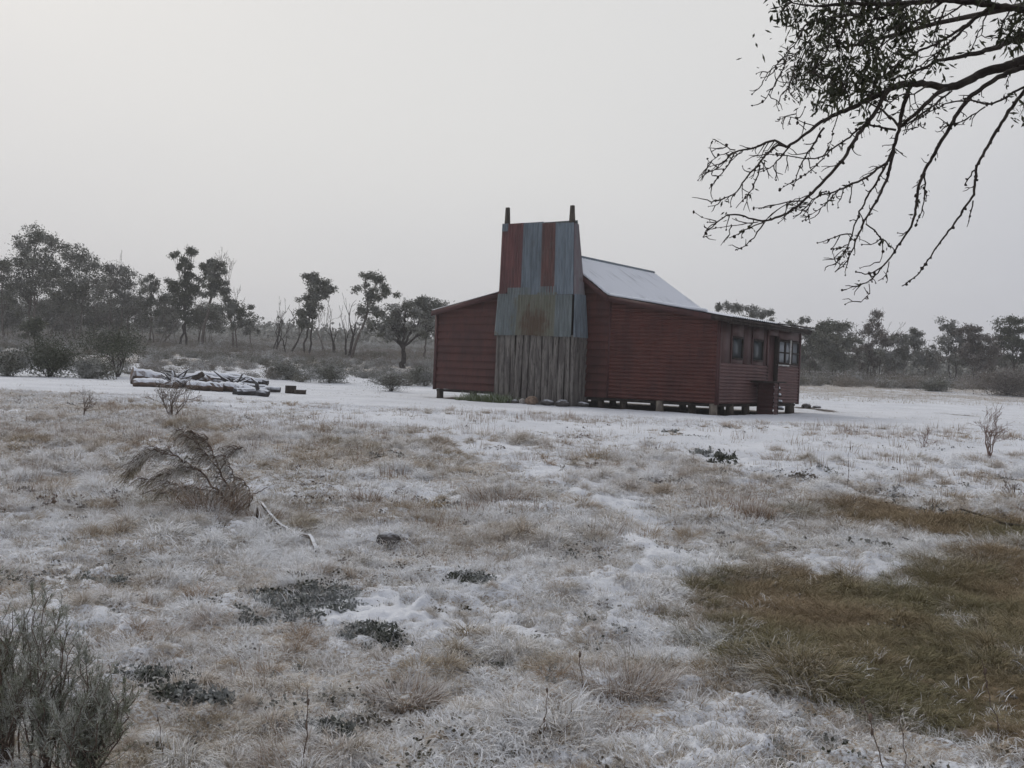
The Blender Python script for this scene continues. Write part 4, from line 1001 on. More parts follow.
def stone(label, p, r, mat, sq=(1, 1, .7), group=None, name='stone'):
    mb = MB(); mb.ico(p, r, 3, .02, sq); 
    v = mb.v[0]; mb.v[0] = np.asarray(p)+(v-p)*(1+.22*fbm(v[:, 0]*3/r*.3+r*99, v[:, 1]*3/r*.3+v[:, 2]*2/r*.3, 2))[:, None]
    o = mb.build(name, M[mat], smooth=True, origin=p); tag(o, label, 'stone', group)
GS = 'stones along the chimney foot'
for lab, lx, ly, r, mt, sq in [('white stone at the foot of the chimney', -5.62, -1.18, .10, 'stone_pale', (1, 1, 1.)), ('largest brown stone at the foot of the chimney', -5.25, -1.22, .16, 'stone_brown', (1.2, 1, .8)),
        ('grey stone left of the white one at the chimney', -5.95, -1.1, .09, 'stone_dark', (1.3, 1, .8)), ('dark stone right of the brown one at the chimney', -4.75, -1.15, .13, 'stone_dark', (1.6, 1, .7)),
        ('dark stone at the right corner of the chimney', -4.3, -1.1, .13, 'stone_dark', (1.5, 1, .9)), ('small dark stone left along the chimney foot', -6.3, -1.1, .07, 'stone_dark', (1.4, 1, .8)),
        ('flat dark stone between chimney and hut piers', -3.9, -.6, .12, 'stone_dark', (1.6, 1, .6))]:
    q = hut_world(lx, ly); q[2] = gz(q[0], q[1])+r*.65; stone(lab, q, r, mt, sq, GS)
q = onground(806, 407.5, .03); stone('snow capped stone on the dark soil off the porch corner', q, .13, 'stone_dark', (1.5, 1, .8))
q = onground(817, 408, .02); stone('low dark stone beside the snow capped one off the porch', q, .09, 'stone_dark', (1.8, 1, .6))

log('snow covered curved log beside the wind bent shrub', [onground(262, 515, .10), onground(268, 524, .09), onground(279, 532, .06), onground(296, 539, .055), onground(310, 543, .07), onground(317, 552, .05)], .014, .022, 'fallen', group=None, stubs=4)
log('short mossy broken stub sticking up from the curved log', [onground(259, 532, 0), P3(257, 508, at(259, 530)[1])], .032, .006, 'stump', name='broken_stub', group=None, cat='log')
log('green brown slanting branch stub over the curved log', [onground(262, 526, .04), P3(272, 514, at(262, 524)[1])], .014, .02, 'stump', name='branch_stub', group=None, cat='log')
for lab, px, py in [('snow capped dark clod left of centre in the grass', 402, 545), ('small snow capped clod beside the left of centre one', 388, 548)]:
    q = onground(px, py, .02); stone(lab, q, .075, 'stone_dark', (1.3, 1, .9), 'clods in the frosted grass', 'clod')
# line of snow covered clods on the path
k = 0
for (px, py, r) in [(497, 625, .05), (505, 622, .04), (530, 622, .055), (540, 618, .045), (552, 624, .05), (515, 632, .03), (485, 632, .035), (560, 628, .03), (575, 622, .03), (465, 636, .03)]:
    pass
log('fallen dark branch on the snow free grass at the right', [onground(960, 519, .05), onground(985, 527, .07), onground(1003, 532, .05), onground(1030, 534, .04)], .010, .014, 'bark_dark', name='fallen_branch', group=None, cat='branch', stubs=5)
log('thin fallen stick left of the dark fallen branch', [onground(902, 541, .02), onground(925, 547, .03), onground(975, 548, .03)], .006, .008, 'bark_dark', name='fallen_stick', group=None, cat='branch', stubs=3)
log('long thin stick lying along the edge of the snow patch', [onground(735, 590, .02), onground(720, 600, .03), onground(700, 608, .02)], .008, .005, 'bark_dark', name='fallen_stick', group=None, cat='branch', stubs=1)

# ------------------------------------------------------------------ the hut
HUT = empty('hut', (*HC, 0), -HYAW)
tag(HUT, 'dark red corrugated iron hut on stumps with a huge patched iron chimney', 'hut')
def L(o): return o
def child(mb, name, mat, parent=HUT, smooth=False): return mb.build(name, M[mat], parent, smooth)
def wave(z, pitch, amp, kind):
    if kind == 'lap': return amp*(1-((z/pitch) % 1))
    return amp*.5*(1-np.cos(2*math.pi*z/pitch))
def hsheet(mb, a, b, z0, top, out, pitch=.117, amp=.02, kind='sine', holes=()):
    """wall sheet from a to b (xy), z0 up to top(t); waves run level; out = outward normal xy; holes are (t0,t1,z0,z1)"""
    a = np.array(a, float); b = np.array(b, float); out = np.array(out, float); Lx = np.linalg.norm(b-a)
    zmax = max(top(t) for t in np.linspace(0, 1, 60))
    nz = int((zmax-z0)/pitch*8)+1; zs = np.linspace(z0, z0+nz*pitch/8, nz+1)
    if kind == 'lap': zs = np.unique(np.concatenate([z0+pitch*i+np.array([0, .004, pitch*.5, pitch-.004]) for i in range(int((zmax-z0)/pitch)+2)]))
    ts = np.unique(np.concatenate([np.linspace(0, 1, max(2, int(Lx/.4)+1)), *[np.array([h[0], h[1]]) for h in holes]])) if holes else np.linspace(0, 1, max(2, int(Lx/.25)+1))
    V = []
    for t in ts:
        tp = top(t)
        for z in zs:
            zz = min(z, tp); w = wave(zz-z0, pitch, amp, kind); p = a+(b-a)*t+out*w; V.append((p[0], p[1], zz))
    n = len(zs); q = []
    for i in range(len(ts)-1):
        for j in range(n-1):
            if zs[j] >= max(top(ts[i]), top(ts[i+1])): break
            q.append((i*n+j, (i+1)*n+j, (i+1)*n+j+1, i*n+j+1))
    mb.add(V, q)
z0 = .24; LT = 2.76
def gtop(x):      # roof underside height across the gable
    xs = [-10.4, -9.97, -7.35, -5.29, -3.41, 0, .6]; zs = [2.66, 2.76, 3.30, 4.42, 3.14, 2.56, 2.46]
    return float(np.interp(x, xs, zs))
mb = MB(); hsheet(mb, (-9.97, 0), (-3.41, 0), z0, lambda t: gtop(-9.97+6.56*t), (0, -1), .235, .042, 'lap'); child(mb, 'gable_wall', 'red_board')
mb = MB(); hsheet(mb, (-3.41, -.02), (0, -.02), z0, lambda t: gtop(-3.41+3.41*t), (0, -1), .105, .042); child(mb, 'skillion_wall', 'red_corr')
mb = MB(); hsheet(mb, (0.02, 0), (.02, 3.42), z0, lambda t: 1.36, (1, 0), .092, .036); hsheet(mb, (.02, 4.18), (.02, 6.0), z0, lambda t: 1.38, (1, 0), .092, .036); child(mb, 'lower_side_wall', 'red_side')
# flat upper sheets with window openings cut out by building round them
def sheetbox(mb, y0, y1, za, zb, x=.0, th=.03): mb.box(x-.02, y0, za, x+th, y1, zb)
mb = MB(); W1 = (.80, 1.56, 1.48, 2.12); W2 = (2.26, 3.04, 1.47, 2.11); W3 = (4.22, 5.92, 1.45, 2.18)
sheetbox(mb, 0, W1[0], 1.36, 2.5); sheetbox(mb, W1[0], W1[1], 1.36, W1[2]); sheetbox(mb, W1[0], W1[1], W1[3], 2.5); sheetbox(mb, W1[1], W2[0], 1.36, 2.5)
sheetbox(mb, W2[0], W2[1], 1.36, W2[2]); sheetbox(mb, W2[0], W2[1], W2[3], 2.5); sheetbox(mb, W2[1], 3.42, 1.36, 2.5); sheetbox(mb, 4.18, 6.0, 2.2, 2.5); sheetbox(mb, 3.42, 4.18, 2.28, 2.5); sheetbox(mb, 4.18, 6.0, 1.38, 1.44)
child(mb, 'upper_side_wall', 'red_sheet')
mb = MB()
for y, w_ in ((.70, .06), (2.16, .06), (3.28, .13)): mb = MB(); mb.box(.03, y, 1.37, .058, y+w_, 2.45); child(mb, 'cover_strip', 'red_trim')
def window(y0, y1, za, zb, pane='glass', mull=0):
    f = MB(); t = .05
    f.box(-.01, y0, za, .05, y1, za+t); f.box(-.01, y0, zb-t, .05, y1, zb); f.box(-.01, y0, za+t, .05, y0+t, zb-t); f.box(-.01, y1-t, za+t, .05, y1, zb-t)
    for k in range(mull):
        yy = y0+(y1-y0)*(k+1)/(mull+1); f.box(-.005, yy-.04, za+t, .045, yy+.04, zb-t)
    f = child(f, 'window', 'wood_dark')
    p = MB(); p.box(-.03, y0+t*.5, za+t*.5, .005, y1-t*.5, zb-t*.5); p = p.build('pane', M[pane], f)
    return f
window(*W1); window(*W2)
f3 = window(*W3, 'glass_pale', 2)
mb = MB(); mb.box(.052, 5.08, 1.46, .085, 5.16, 2.20); mb.build('white_post', M['white'], f3)
mb = MB(); mb.box(.0, 4.22, 1.385, .10, 5.0, 1.43); mb.build('sill', M['white'], f3)
mb = MB(); mb.box(.0, 4.20, 1.78, .056, 5.92, 1.82); mb.build('glazing_bar', M['wood_dark'], f3)
mb = MB(); mb.box(-.14, 3.42, .28, -.08, 4.18, 2.28)
mb.box(-.08, 3.5, .4, -.065, 4.1, 1.0); mb.box(-.08, 3.5, 1.15, -.065, 4.1, 2.1)
dr = child(mb, 'door', 'red_trim'); mb = MB(); mb.tube([(-.065, 3.54, 1.2), (-.02, 3.54, 1.2), (-.02, 3.60, 1.2)], [.012]*3, 6); mb.build('handle', M['wood_dark'], dr)
mb = MB(); mb.box(-.14, 3.38, .26, .05, 3.42, 2.28); mb.box(-.14, 4.18, .26, .05, 4.215, 2.28); child(mb, 'door_frame', 'wood_dark')
# hidden sides and corner boards
mb = MB(); hsheet(mb, (-9.97, 6.0), (-9.97, 0), z0, lambda t: 2.74, (-1, 0), .235, .035, 'lap'); child(mb, 'left_side_wall', 'red_board')
mb = MB(); hsheet(mb, (0, 6.0), (-9.97, 6.0), z0, lambda t: gtop(-9.97*t), (0, 1), .118, .03); child(mb, 'back_wall', 'red_corr')
for (x, y, zt) in ((0.0, 0.0, 2.55), (-9.97, 0, 2.74), (0, 6.0, 2.5), (-9.97, 6.0, 2.7)):
    mb = MB(); s = 1 if x == 0 else -1; t = -1 if y == 0 else 1
    mb.box(x-.03 if s > 0 else x-.06, y-.07 if t < 0 else y-.03, z0-.03, x+.06 if s > 0 else x+.03, y+.03 if t < 0 else y+.07, zt); child(mb, 'corner_board', 'red_trim')
mb = MB(); mb.box(-3.44, -.065, z0, -3.38, -.0, 3.12); child(mb, 'joint_strip', 'red_trim')
mb = MB(); mb.box(-9.95, .03, .15, -.03, 5.97, .22); child(mb, 'floor_frame', 'wood_dark')
# roofs: corrugated sheets running down the slope, closed below
def roof(xa, za, xb, zb, y0, y1, name='roof', mat='roof', parent=HUT, pitch=.152, amp=.03, th=.05):
    a = np.array([xa, za]); b_ = np.array([xb, zb]); d = (b_-a)/np.linalg.norm(b_-a); nrm = np.array([-d[1], d[0]])
    if nrm[1] < 0: nrm = -nrm
    ys = np.linspace(y0, y1, int((y1-y0)/pitch*8)+1); V = []; w = amp*.5*(1-np.cos(2*math.pi*(ys-y0)/pitch))
    for s_ in np.linspace(0, 1, 9):
        c = a+(b_-a)*s_
        for y, ww in zip(ys, w): V.append((c[0]+nrm[0]*(ww+.02), y, c[1]+nrm[1]*(ww+.02)))
    n = len(ys); q = [(i*n+j, (i+1)*n+j, (i+1)*n+j+1, i*n+j+1) for i in range(8) for j in range(n-1)]
    mb = MB(); mb.add(V, q); r = child(mb, name, mat, parent, smooth=True)
    return r
def under(xa, za, xb, zb, y0, y1, name, mat, drop=.07, parent=HUT):
    mb = MB(); mb.hexa([(xa, y0, za-drop), (xb, y0, zb-drop), (xb, y1, zb-drop), (xa, y1, za-drop), (xa, y0, za+.012), (xb, y0, zb+.012), (xb, y1, zb+.012), (xa, y1, za+.012)]); return child(mb, name, mat, parent)
Y0, Y1 = -.22, 5.98
mr = roof(-5.29, 4.48, -3.36, 3.19, Y0, 5.95); roof(-5.29, 4.48, -7.40, 3.34, Y0, 5.95)
roof(-3.44, 3.20, .46, 2.57, Y0, Y1, 'skillion_roof', 'roof'); roof(-7.30, 3.36, -10.08, 2.77, Y0, Y1, 'skillion_roof', 'roof')
under(-5.29, 4.45, -3.40, 3.17, Y0+.02, 5.93, 'roof_frame', 'roof_edge'); under(-7.36, 3.32, -5.29, 4.45, Y0+.02, 5.93, 'roof_frame', 'roof_edge')
under(-3.40, 3.17, .44, 2.55, Y0+.02, Y1-.02, 'roof_frame', 'roof_edge', .05); under(-10.06, 2.745, -7.34, 3.34, Y0+.02, Y1-.02, 'roof_frame', 'red_trim', .05)
mb = MB(); mb.tube([(-5.29, Y0-.02, 4.53), (-5.29, 5.97, 4.53)], .05, 8); mb.build('ridge_cap', M['iron_blue'], mr, True)
# barge boards on the gable end
def barge(xa, za, xb, zb, mat, y=Y0, h=.13, name='barge_board'):
    mb = MB(); mb.hexa([(xa, y-.03, za-h), (xb, y-.03, zb-h), (xb, y, zb-h), (xa, y, za-h), (xa, y-.03, za+.03), (xb, y-.03, zb+.03), (xb, y, zb+.03), (xa, y, za+.03)]); child(mb, name, mat)
barge(-5.29, 4.44, -3.42, 3.16, 'red_trim'); barge(-7.36, 3.31, -5.29, 4.44, 'red_trim'); barge(-3.41, 3.16, -.15, 2.63, 'red_trim'); barge(-.14, 2.625, .44, 2.53, 'wood_dark', h=.10); barge(-10.06, 2.735, -7.37, 3.31, 'red_trim')
m_s = mat_snowtop('snow_strip', (.6, .62, .66), (.7, .72, .76), 4, -1, 0); M['snowstrip'] = m_s
for xa, za, xb, zb in ((-4.45, 3.96, -3.40, 3.24), (-3.38, 3.235, -.3, 2.765)):
    mb = MB(); n = 14; t = np.linspace(0, 1, n); P_ = np.stack([xa+(xb-xa)*t, np.full(n, Y0+.03), za+(zb-za)*t], 1); mb.tube(P_, .035+.012*rng.random(n), 6, jit=.1); mb.build('snow_edge', M['snowstrip'], mr, True)
# fascia along the right eave, ragged iron edge
mb = MB(); mb.box(.36, Y0, 2.42, .40, Y1, 2.52); child(mb, 'fascia', 'wood_dark')
for i, (ya, yb) in enumerate(((3.0, 4.2), (4.1, 5.2), (5.0, 6.1))):
    mb = MB(); n = int((yb-ya)/.019); ys = np.linspace(ya, yb, n); w = .015*np.cos(2*math.pi*ys/.152)
    V = [(x_, y, 2.60+(.5-x_)*.12+ww+.010*i) for x_ in (-.3, .54+.05*(i % 2)) for y, ww in zip(ys, w)]; q = [(j, n+j, n+j+1, j+1) for j in range(n-1)]; mb.add(V, q); child(mb, 'loose_roof_sheet', 'roof_edge')
# stumps under the floor
for i, (x, y, pale) in enumerate([(-9.85, .1, 0), (-8.6, .25, 0), (-7.4, .3, 0), (-3.75, .15, 0), (-3.0, .2, 0), (-1.75, .06, 1), (-.9, .35, 0), (-.12, .06, 1), (-.1, 1.1, 0), (-.1, 2.2, 0), (-.1, 3.3, 0), (-.1, 5.6, 0),
                                 (-9.85, 3, 0), (-9.85, 5.8, 0), (-7.4, 3, 0), (-7.4, 5.8, 0), (-5, 3, 0), (-5, 5.8, 0), (-2.5, 3, 0), (-2.5, 5.8, 0), (-.15, 5.9, 0), (-1.2, 2.9, 0), (-6.2, 3.2, 0)]):
    q = hut_world(x, y); g = float(gz(q[0], q[1])); mb = MB(); mb.tube([(x, y, g-.15), (x+.01, y, 0.), (x, y, .235)], [.125, .115, .11], 9, jit=.03); child(mb, 'floor_stump', 'pier_pale' if pale else 'pier')

# chimney
CH = empty('chimney', (0, 0, 0)); CH.parent = HUT
def quad_sheet(mb, A, B_, C_, D_, nwaves, amp, out, nv=10, ragged=0.):
    """A-B bottom, D-C top; corrugations run up; out = outward direction"""
    A, B_, C_, D_ = [np.array(p, float) for p in (A, B_, C_, D_)]; out = np.array(out, float); nu = nwaves*6
    us = np.linspace(0, 1, nu+1); V = []
    rg = ragged*rng.standard_normal(nu+1).cumsum()*.1
    for j, v_ in enumerate(np.linspace(0, 1, nv+1)):
        for i, u in enumerate(us):
            p = (A*(1-u)+B_*u)*(1-v_)+(D_*(1-u)+C_*u)*v_
            p = p+out*(amp*.5*(1-math.cos(2*math.pi*u*nwaves)))
            V.append(p)
    n = nu+1; q = [(j*n+i, j*n+i+1, (j+1)*n+i+1, (j+1)*n+i) for j in range(nv) for i in range(nu)]
    mb.add(V, q)
yb, ym, yt = -.88, -.80, -.66       # front face: bottom, middle, top
xl = lambda z: float(np.interp(z, [0, 2.0, 3.2, 5.4], [-6.93, -6.97, -6.96, -7.00])); xr = lambda z: float(np.interp(z, [0, 2.0, 3.2, 5.4], [-4.16, -4.20, -4.27, -4.42]))
yf = lambda z: float(np.interp(z, [0, 2.0, 3.2, 5.4], [-.80, -.84, -.74, -.62])); ybk = lambda z: float(np.interp(z, [0, 2, 3.2, 5.4], [0, -.02, -.12, -.44]))
def front(xa, xb, za, zb, mat, dy=0., nm='iron_sheet', relx=True):
    f = lambda u, z: xl(z)+(xr(z)-xl(z))*u
    mb = MB(); w = max(3, int((xb-xa)*2.7/.09)); quad_sheet(mb, (f(xa, za), yf(za)-dy, za), (f(xb, za), yf(za)-dy, za), (f(xb, zb), yf(zb)-dy, zb), (f(xa, zb), yf(zb)-dy, zb), w, .042, (0, -1, 0))
    return mb.build(nm, M[mat], CH, True)
front(0, .10, 3.20, 5.38, 'iron_red', .006); front(.09, .31, 3.28, 5.38, 'iron_red', .03); front(.30, .59, 3.16, 5.38, 'iron_blue', .012); front(.57, .76, 3.18, 5.33, 'iron_red2', .034); front(.75, 1., 3.20, 5.30, 'iron_blue2', .014)
front(0, .09, 5.15, 5.39, 'iron_blue', .04, 'iron_patch'); front(.13, .45, 3.18, 3.42, 'iron_mid', .05, 'iron_patch'); front(.57, .78, 3.18, 3.44, 'iron_mid', .055, 'iron_patch')
front(0, .30, 1.98, 3.24, 'iron_mid', .05); front(.28, .56, 1.99, 3.20, 'iron_olive', .062); front(.54, .80, 1.97, 3.26, 'iron_olive', .046); front(.78, 1.0, 1.96, 3.19, 'iron_mid', .058)
def side(za, zb, mat, sgn, dy=0.):
    xx = xr if sgn > 0 else xl; mb = MB()
    quad_sheet(mb, (xx(za)+dy*sgn, yf(za), za), (xx(za)+dy*sgn, ybk(za), za), (xx(zb)+dy*sgn, ybk(zb), zb), (xx(zb)+dy*sgn, yf(zb), zb), 6, .03, (sgn, 0, 0)); return mb.build('side_sheet', M[mat], CH, True)
side(3.18, 5.28, 'iron_purple', 1, .01); side(1.96, 3.22, 'iron_blue', 1, .04); side(3.18, 5.4, 'iron_red2', -1, .01); side(1.96, 3.22, 'iron_mid', -1, .04)
mb = MB(); quad_sheet(mb, (xr(3.1), ybk(3.1), 3.1), (xl(3.1), ybk(3.1), 3.1), (xl(5.4), ybk(5.4), 5.4), (xr(5.4), ybk(5.4), 5.4), 30, .024, (0, 1, 0)); mb.build('back_sheet', M['iron_mid'], CH, True)
# upright slabs of the base
mb = MB(); x = -6.98
while x < -4.2:
    w = min(rng.uniform(.14, .27), -4.14-x); tlt = rng.uniform(-.02, .02); dp = rng.uniform(-.03, .05)
    n = 7; zz = np.linspace(-.12, 2.02, n); cx = x+w/2+tlt*(zz-1)+.006*rng.standard_normal(n); th = w*.36
    for_v = []
    for k in range(8):
        a = math.pi+math.pi*k/7
        for_v.append(np.stack([cx+math.cos(a)*w*.45*(1+.05*rng.standard_normal(n)), np.full(n, yf(1.)+.02-dp)+math.sin(a)*th*.45, zz], 1))
    V = np.stack(for_v, 0).reshape(-1, 3); q = [(k*n+j, (k+1)*n+j, (k+1)*n+j+1, k*n+j+1) for k in range(7) for j in range(n-1)]; mb.add(V, q); x += w
for sx, sg in ((-4.20, 1), (-6.94, -1)):
    y = -.80
    while y < 0:
        w = rng.uniform(.14, .24); 
        n = 5; zz = np.linspace(-.12, 2.02, n); V = []
        for k in range(7):
            a = -math.pi/2+math.pi*k/6; V.append(np.stack([sx+sg*math.cos(a)*w*.18+np.zeros(n), y+w/2+math.sin(a)*w*.48+np.zeros(n), zz], 1))
        V = np.stack(V, 0).reshape(-1, 3); mb.add(V, [(k*n+j, (k+1)*n+j, (k+1)*n+j+1, k*n+j+1) for k in range(6) for j in range(n-1)]); y += w
mb.build('slab_cladding', M['slab'], CH, True)
mb = MB(); mb.box(-6.92, -.77, -.1, -4.22, .0, 1.97); mb.build('timber_lining', M['wood_dark'], CH)
mb = MB(); mb.hexa([(-6.9, -.76, 1.97), (-4.30, -.76, 1.97), (-4.30, -.04, 1.97), (-6.9, -.04, 1.97), (-6.94, -.58, 5.20), (-4.50, -.58, 5.20), (-4.50, -.47, 5.20), (-6.94, -.47, 5.20)]); mb.build('flue', M['wood_dark'], CH)
for (x0, x1, tz) in ((-6.98, -6.78, 5.90), (-4.63, -4.42, 5.82)):
    mb = MB(); y0_ = -.60
    mb.hexa([(x0, y0_, 4.9), (x1, y0_, 4.9), (x1, y0_+.10, 4.9), (x0, y0_+.10, 4.9), (x0+.02, y0_+.02, tz), (x0+.13, y0_+.02, tz), (x0+.13, y0_+.1, tz), (x0+.02, y0_+.1, tz)]); mb.build('corner_post', M['pier'], CH)

# landing and steps at the porch door
ST = empty('porch_steps', hut_world(.06, 2.75, 0), -HYAW); tag(ST, 'rusty red boxed landing with snowy steps at the porch door', 'steps')
mb = MB(); mb.box(.0, -.62, .86, .62, .55, .91); mb.build('landing_slab', M['wood_dark'], ST)
mb = MB(); hsheet(mb, (.08, -.25), (.56, -.25), -.1, lambda t: .86, (0, -1), .118, .02); hsheet(mb, (.56, -.25), (.56, .06), -.1, lambda t: .86, (1, 0), .118, .02); child(mb, 'side_panel', 'red_trim', ST)
for k in range(4):
    mb = MB(); z = .70-.19*k; mb.box(.10, .08+.10*k, z-.05, .58, .24+.10*k, z); mb.build('tread', M['wood_dark'], ST)
    mb = MB(); mb.tube([(.12, .17+.10*k, z+.01), (.35, .17+.10*k, z+.012), (.57, .17+.10*k, z+.01)], [.05, .06, .05], 6, jit=.12); s_ = mb.build('snow_cap', M['snowstrip'], ST, True)
mb = MB(); mb.box(.54, .06, -.1, .58, .10, .86); mb.build('stringer', M['wood_dark'], ST)

# ------------------------------------------------------------------ overhanging gum close on the right
def near_gum():
    B = np.array([6.3, 7.4, 0.]); B[2] = float(gz(B[0], B[1]))-.1
    T = empty('gum_tree', B); tag(T, 'big gum whose dark bare branches hang in from the upper right', 'tree')
    tr = MB(); br = MB(); tw_ = MB(); lf = MB(); ml = MB()
    tr.tube(wob(np.array([B, B+[0.05, 0, 1.2], B+[-.05, .05, 2.6], B+[-.15, .1, 4.], B+[.1, .2, 5.6], B+[.3, .2, 7.2]]), .03), [.34, .27, .24, .20, .15, .09], 14, jit=.03)
    s_of = lambda d: d/FOC
    def path(pl, w0, w1, d0, d1, knob=True, twg=1.0, start=None):
        pl = [(float(x), float(y)) for x, y in pl]; n = len(pl)
        seg = [0]; 
        for i in range(1, n): seg.append(seg[-1]+math.hypot(pl[i][0]-pl[i-1][0], pl[i][1]-pl[i-1][1]))
        tot = seg[-1]; m_ = max(6, int(tot/4.5)); tt = np.linspace(0, tot, m_)
        # catmull-like smoothing of the traced line
        X = np.interp(tt, seg, [p[0] for p in pl]); Y = np.interp(tt, seg, [p[1] for p in pl])
        for _ in range(2): X[1:-1] = (X[:-2]+2*X[1:-1]+X[2:])/4; Y[1:-1] = (Y[:-2]+2*Y[1:-1]+Y[2:])/4
        D = np.linspace(d0, d1, m_)+.10*np.sin(np.linspace(0, 3.1, m_)*rng.uniform(.7, 1.5))*rng.choice([-1, 1])
        X[1:-1] += rng.standard_normal(m_-2)*.45; Y[1:-1] += rng.standard_normal(m_-2)*.45
        Wd = np.interp(tt, [0, tot], [w0*.9, w1*.8])
        P_ = np.array([P3(a, b_, c) for a, b_, c in zip(X, Y, D)])
        if start is not None:
            P_ = np.concatenate([start, P_]); Wd = np.concatenate([np.linspace(w0*1.5, w0*1.05, len(start)), Wd]); D = np.concatenate([np.full(len(start), d0), D])
        (br if w0 >= 3.2 else tw_).tube(P_, Wd/2*D/FOC, 8 if w0 > 4 else 6, cap=True, jit=.05)
        for i in range(2, len(P_)):
            if w0 > 8 or twg <= 0: continue
            # knobbly buds and side twiglets
            if knob and rng.random() < .42:
                tw_.ico(P_[i]+rng.standard_normal(3)*Wd[i]*.4*D[i]/FOC, rng.uniform(.7, 1.6)*D[i]/FOC, 1, .3, (1, 1, 1.3))
            if .3 < twg and rng.random() < .10: lf.leaves(P_[i]+rng.standard_normal((5, 3))*.012, .034, .011, .8)
            if rng.random() < .48*twg:
                L_ = rng.uniform(5, 24)*D[i]/FOC; dr = np.array([rng.uniform(-1., .25), rng.uniform(-.6, .6), rng.uniform(-1., .15)]); dr /= np.linalg.norm(dr)
                q = [P_[i]]; 
                for k in range(4): dr = dr+rng.standard_normal(3)*.28; dr /= np.linalg.norm(dr); q.append(q[-1]+dr*L_/4)
                tw_.tube(q, np.linspace(.6, .28, 5)*D[i]/FOC, 4, cap=False)
                if rng.random() < .6: tw_.ico(q[-1], rng.uniform(.6, 1.1)*D[i]/FOC, 1, .3)
                if rng.random() < .5:
                    j = 2; dr2 = dr+rng.standard_normal(3)*.7; dr2 /= np.linalg.norm(dr2); tw_.tube([q[j], q[j]+dr2*L_*.3, q[j]+dr2*L_*.55+rng.standard_normal(3)*.01], np.array([.6, .5, .3])*D[i]/FOC, 3, cap=False)
        return P_
    tp = lambda z, f=0: B+np.array([-.1, .05, z])
    def lead(z, px, py, d, n=6):
        a = tp(z); b_ = P3(px, py, d); return wob(np.array([a+(b_-a)*t+np.array([0, 0, .25*math.sin(t*3.1)]) for t in np.linspace(0, .9, n)]), .02)
    # main limbs, leaving the trunk outside the frame
    path([(1060, 48), (1024, 60), (1007, 66), (985, 72), (965, 82), (946, 89), (925, 84), (900, 84), (885, 92), (868, 100), (850, 108), (835, 115), (815, 126), (805, 135), (793, 143), (787, 147)], 12, 3, 6.6, 5.7, start=lead(2.9, 1060, 48, 6.6))
    path([(1060, 20), (1024, 35), (1005, 43), (990, 50), (970, 55), (950, 58), (935, 61), (925, 68), (905, 76)], 8.5, 2.6, 6.9, 6.3, start=lead(3.3, 1060, 20, 6.9))
    path([(1060, 18), (1024, 9), (995, 6), (970, 2), (940, 0), (910, 3), (880, 4), (850, 3), (820, 6)], 9, 3.5, 6.3, 5.8, start=lead(3.4, 1060, 18, 6.3))
    path([(1060, 58), (1035, 64), (1018, 70), (1006, 72), (986, 86), (972, 95), (965, 102), (955, 119), (943, 138), (933, 157), (923, 174), (918, 185), (917, 204), (912, 226), (899, 245), (891, 257), (880, 270), (866, 275), (856, 272)], 6.5, 1.3, 6.5, 6.0, twg=.35)
    path([(1075, 55), (1050, 70), (1030, 85), (1017, 100), (1000, 125), (989, 144), (976, 166), (975, 182), (973, 201), (965, 204), (959, 218), (946, 234), (929, 259), (916, 278), (902, 286)], 5, 1.3, 6.2, 5.8, twg=.15, start=lead(2.9, 1075, 55, 6.2))
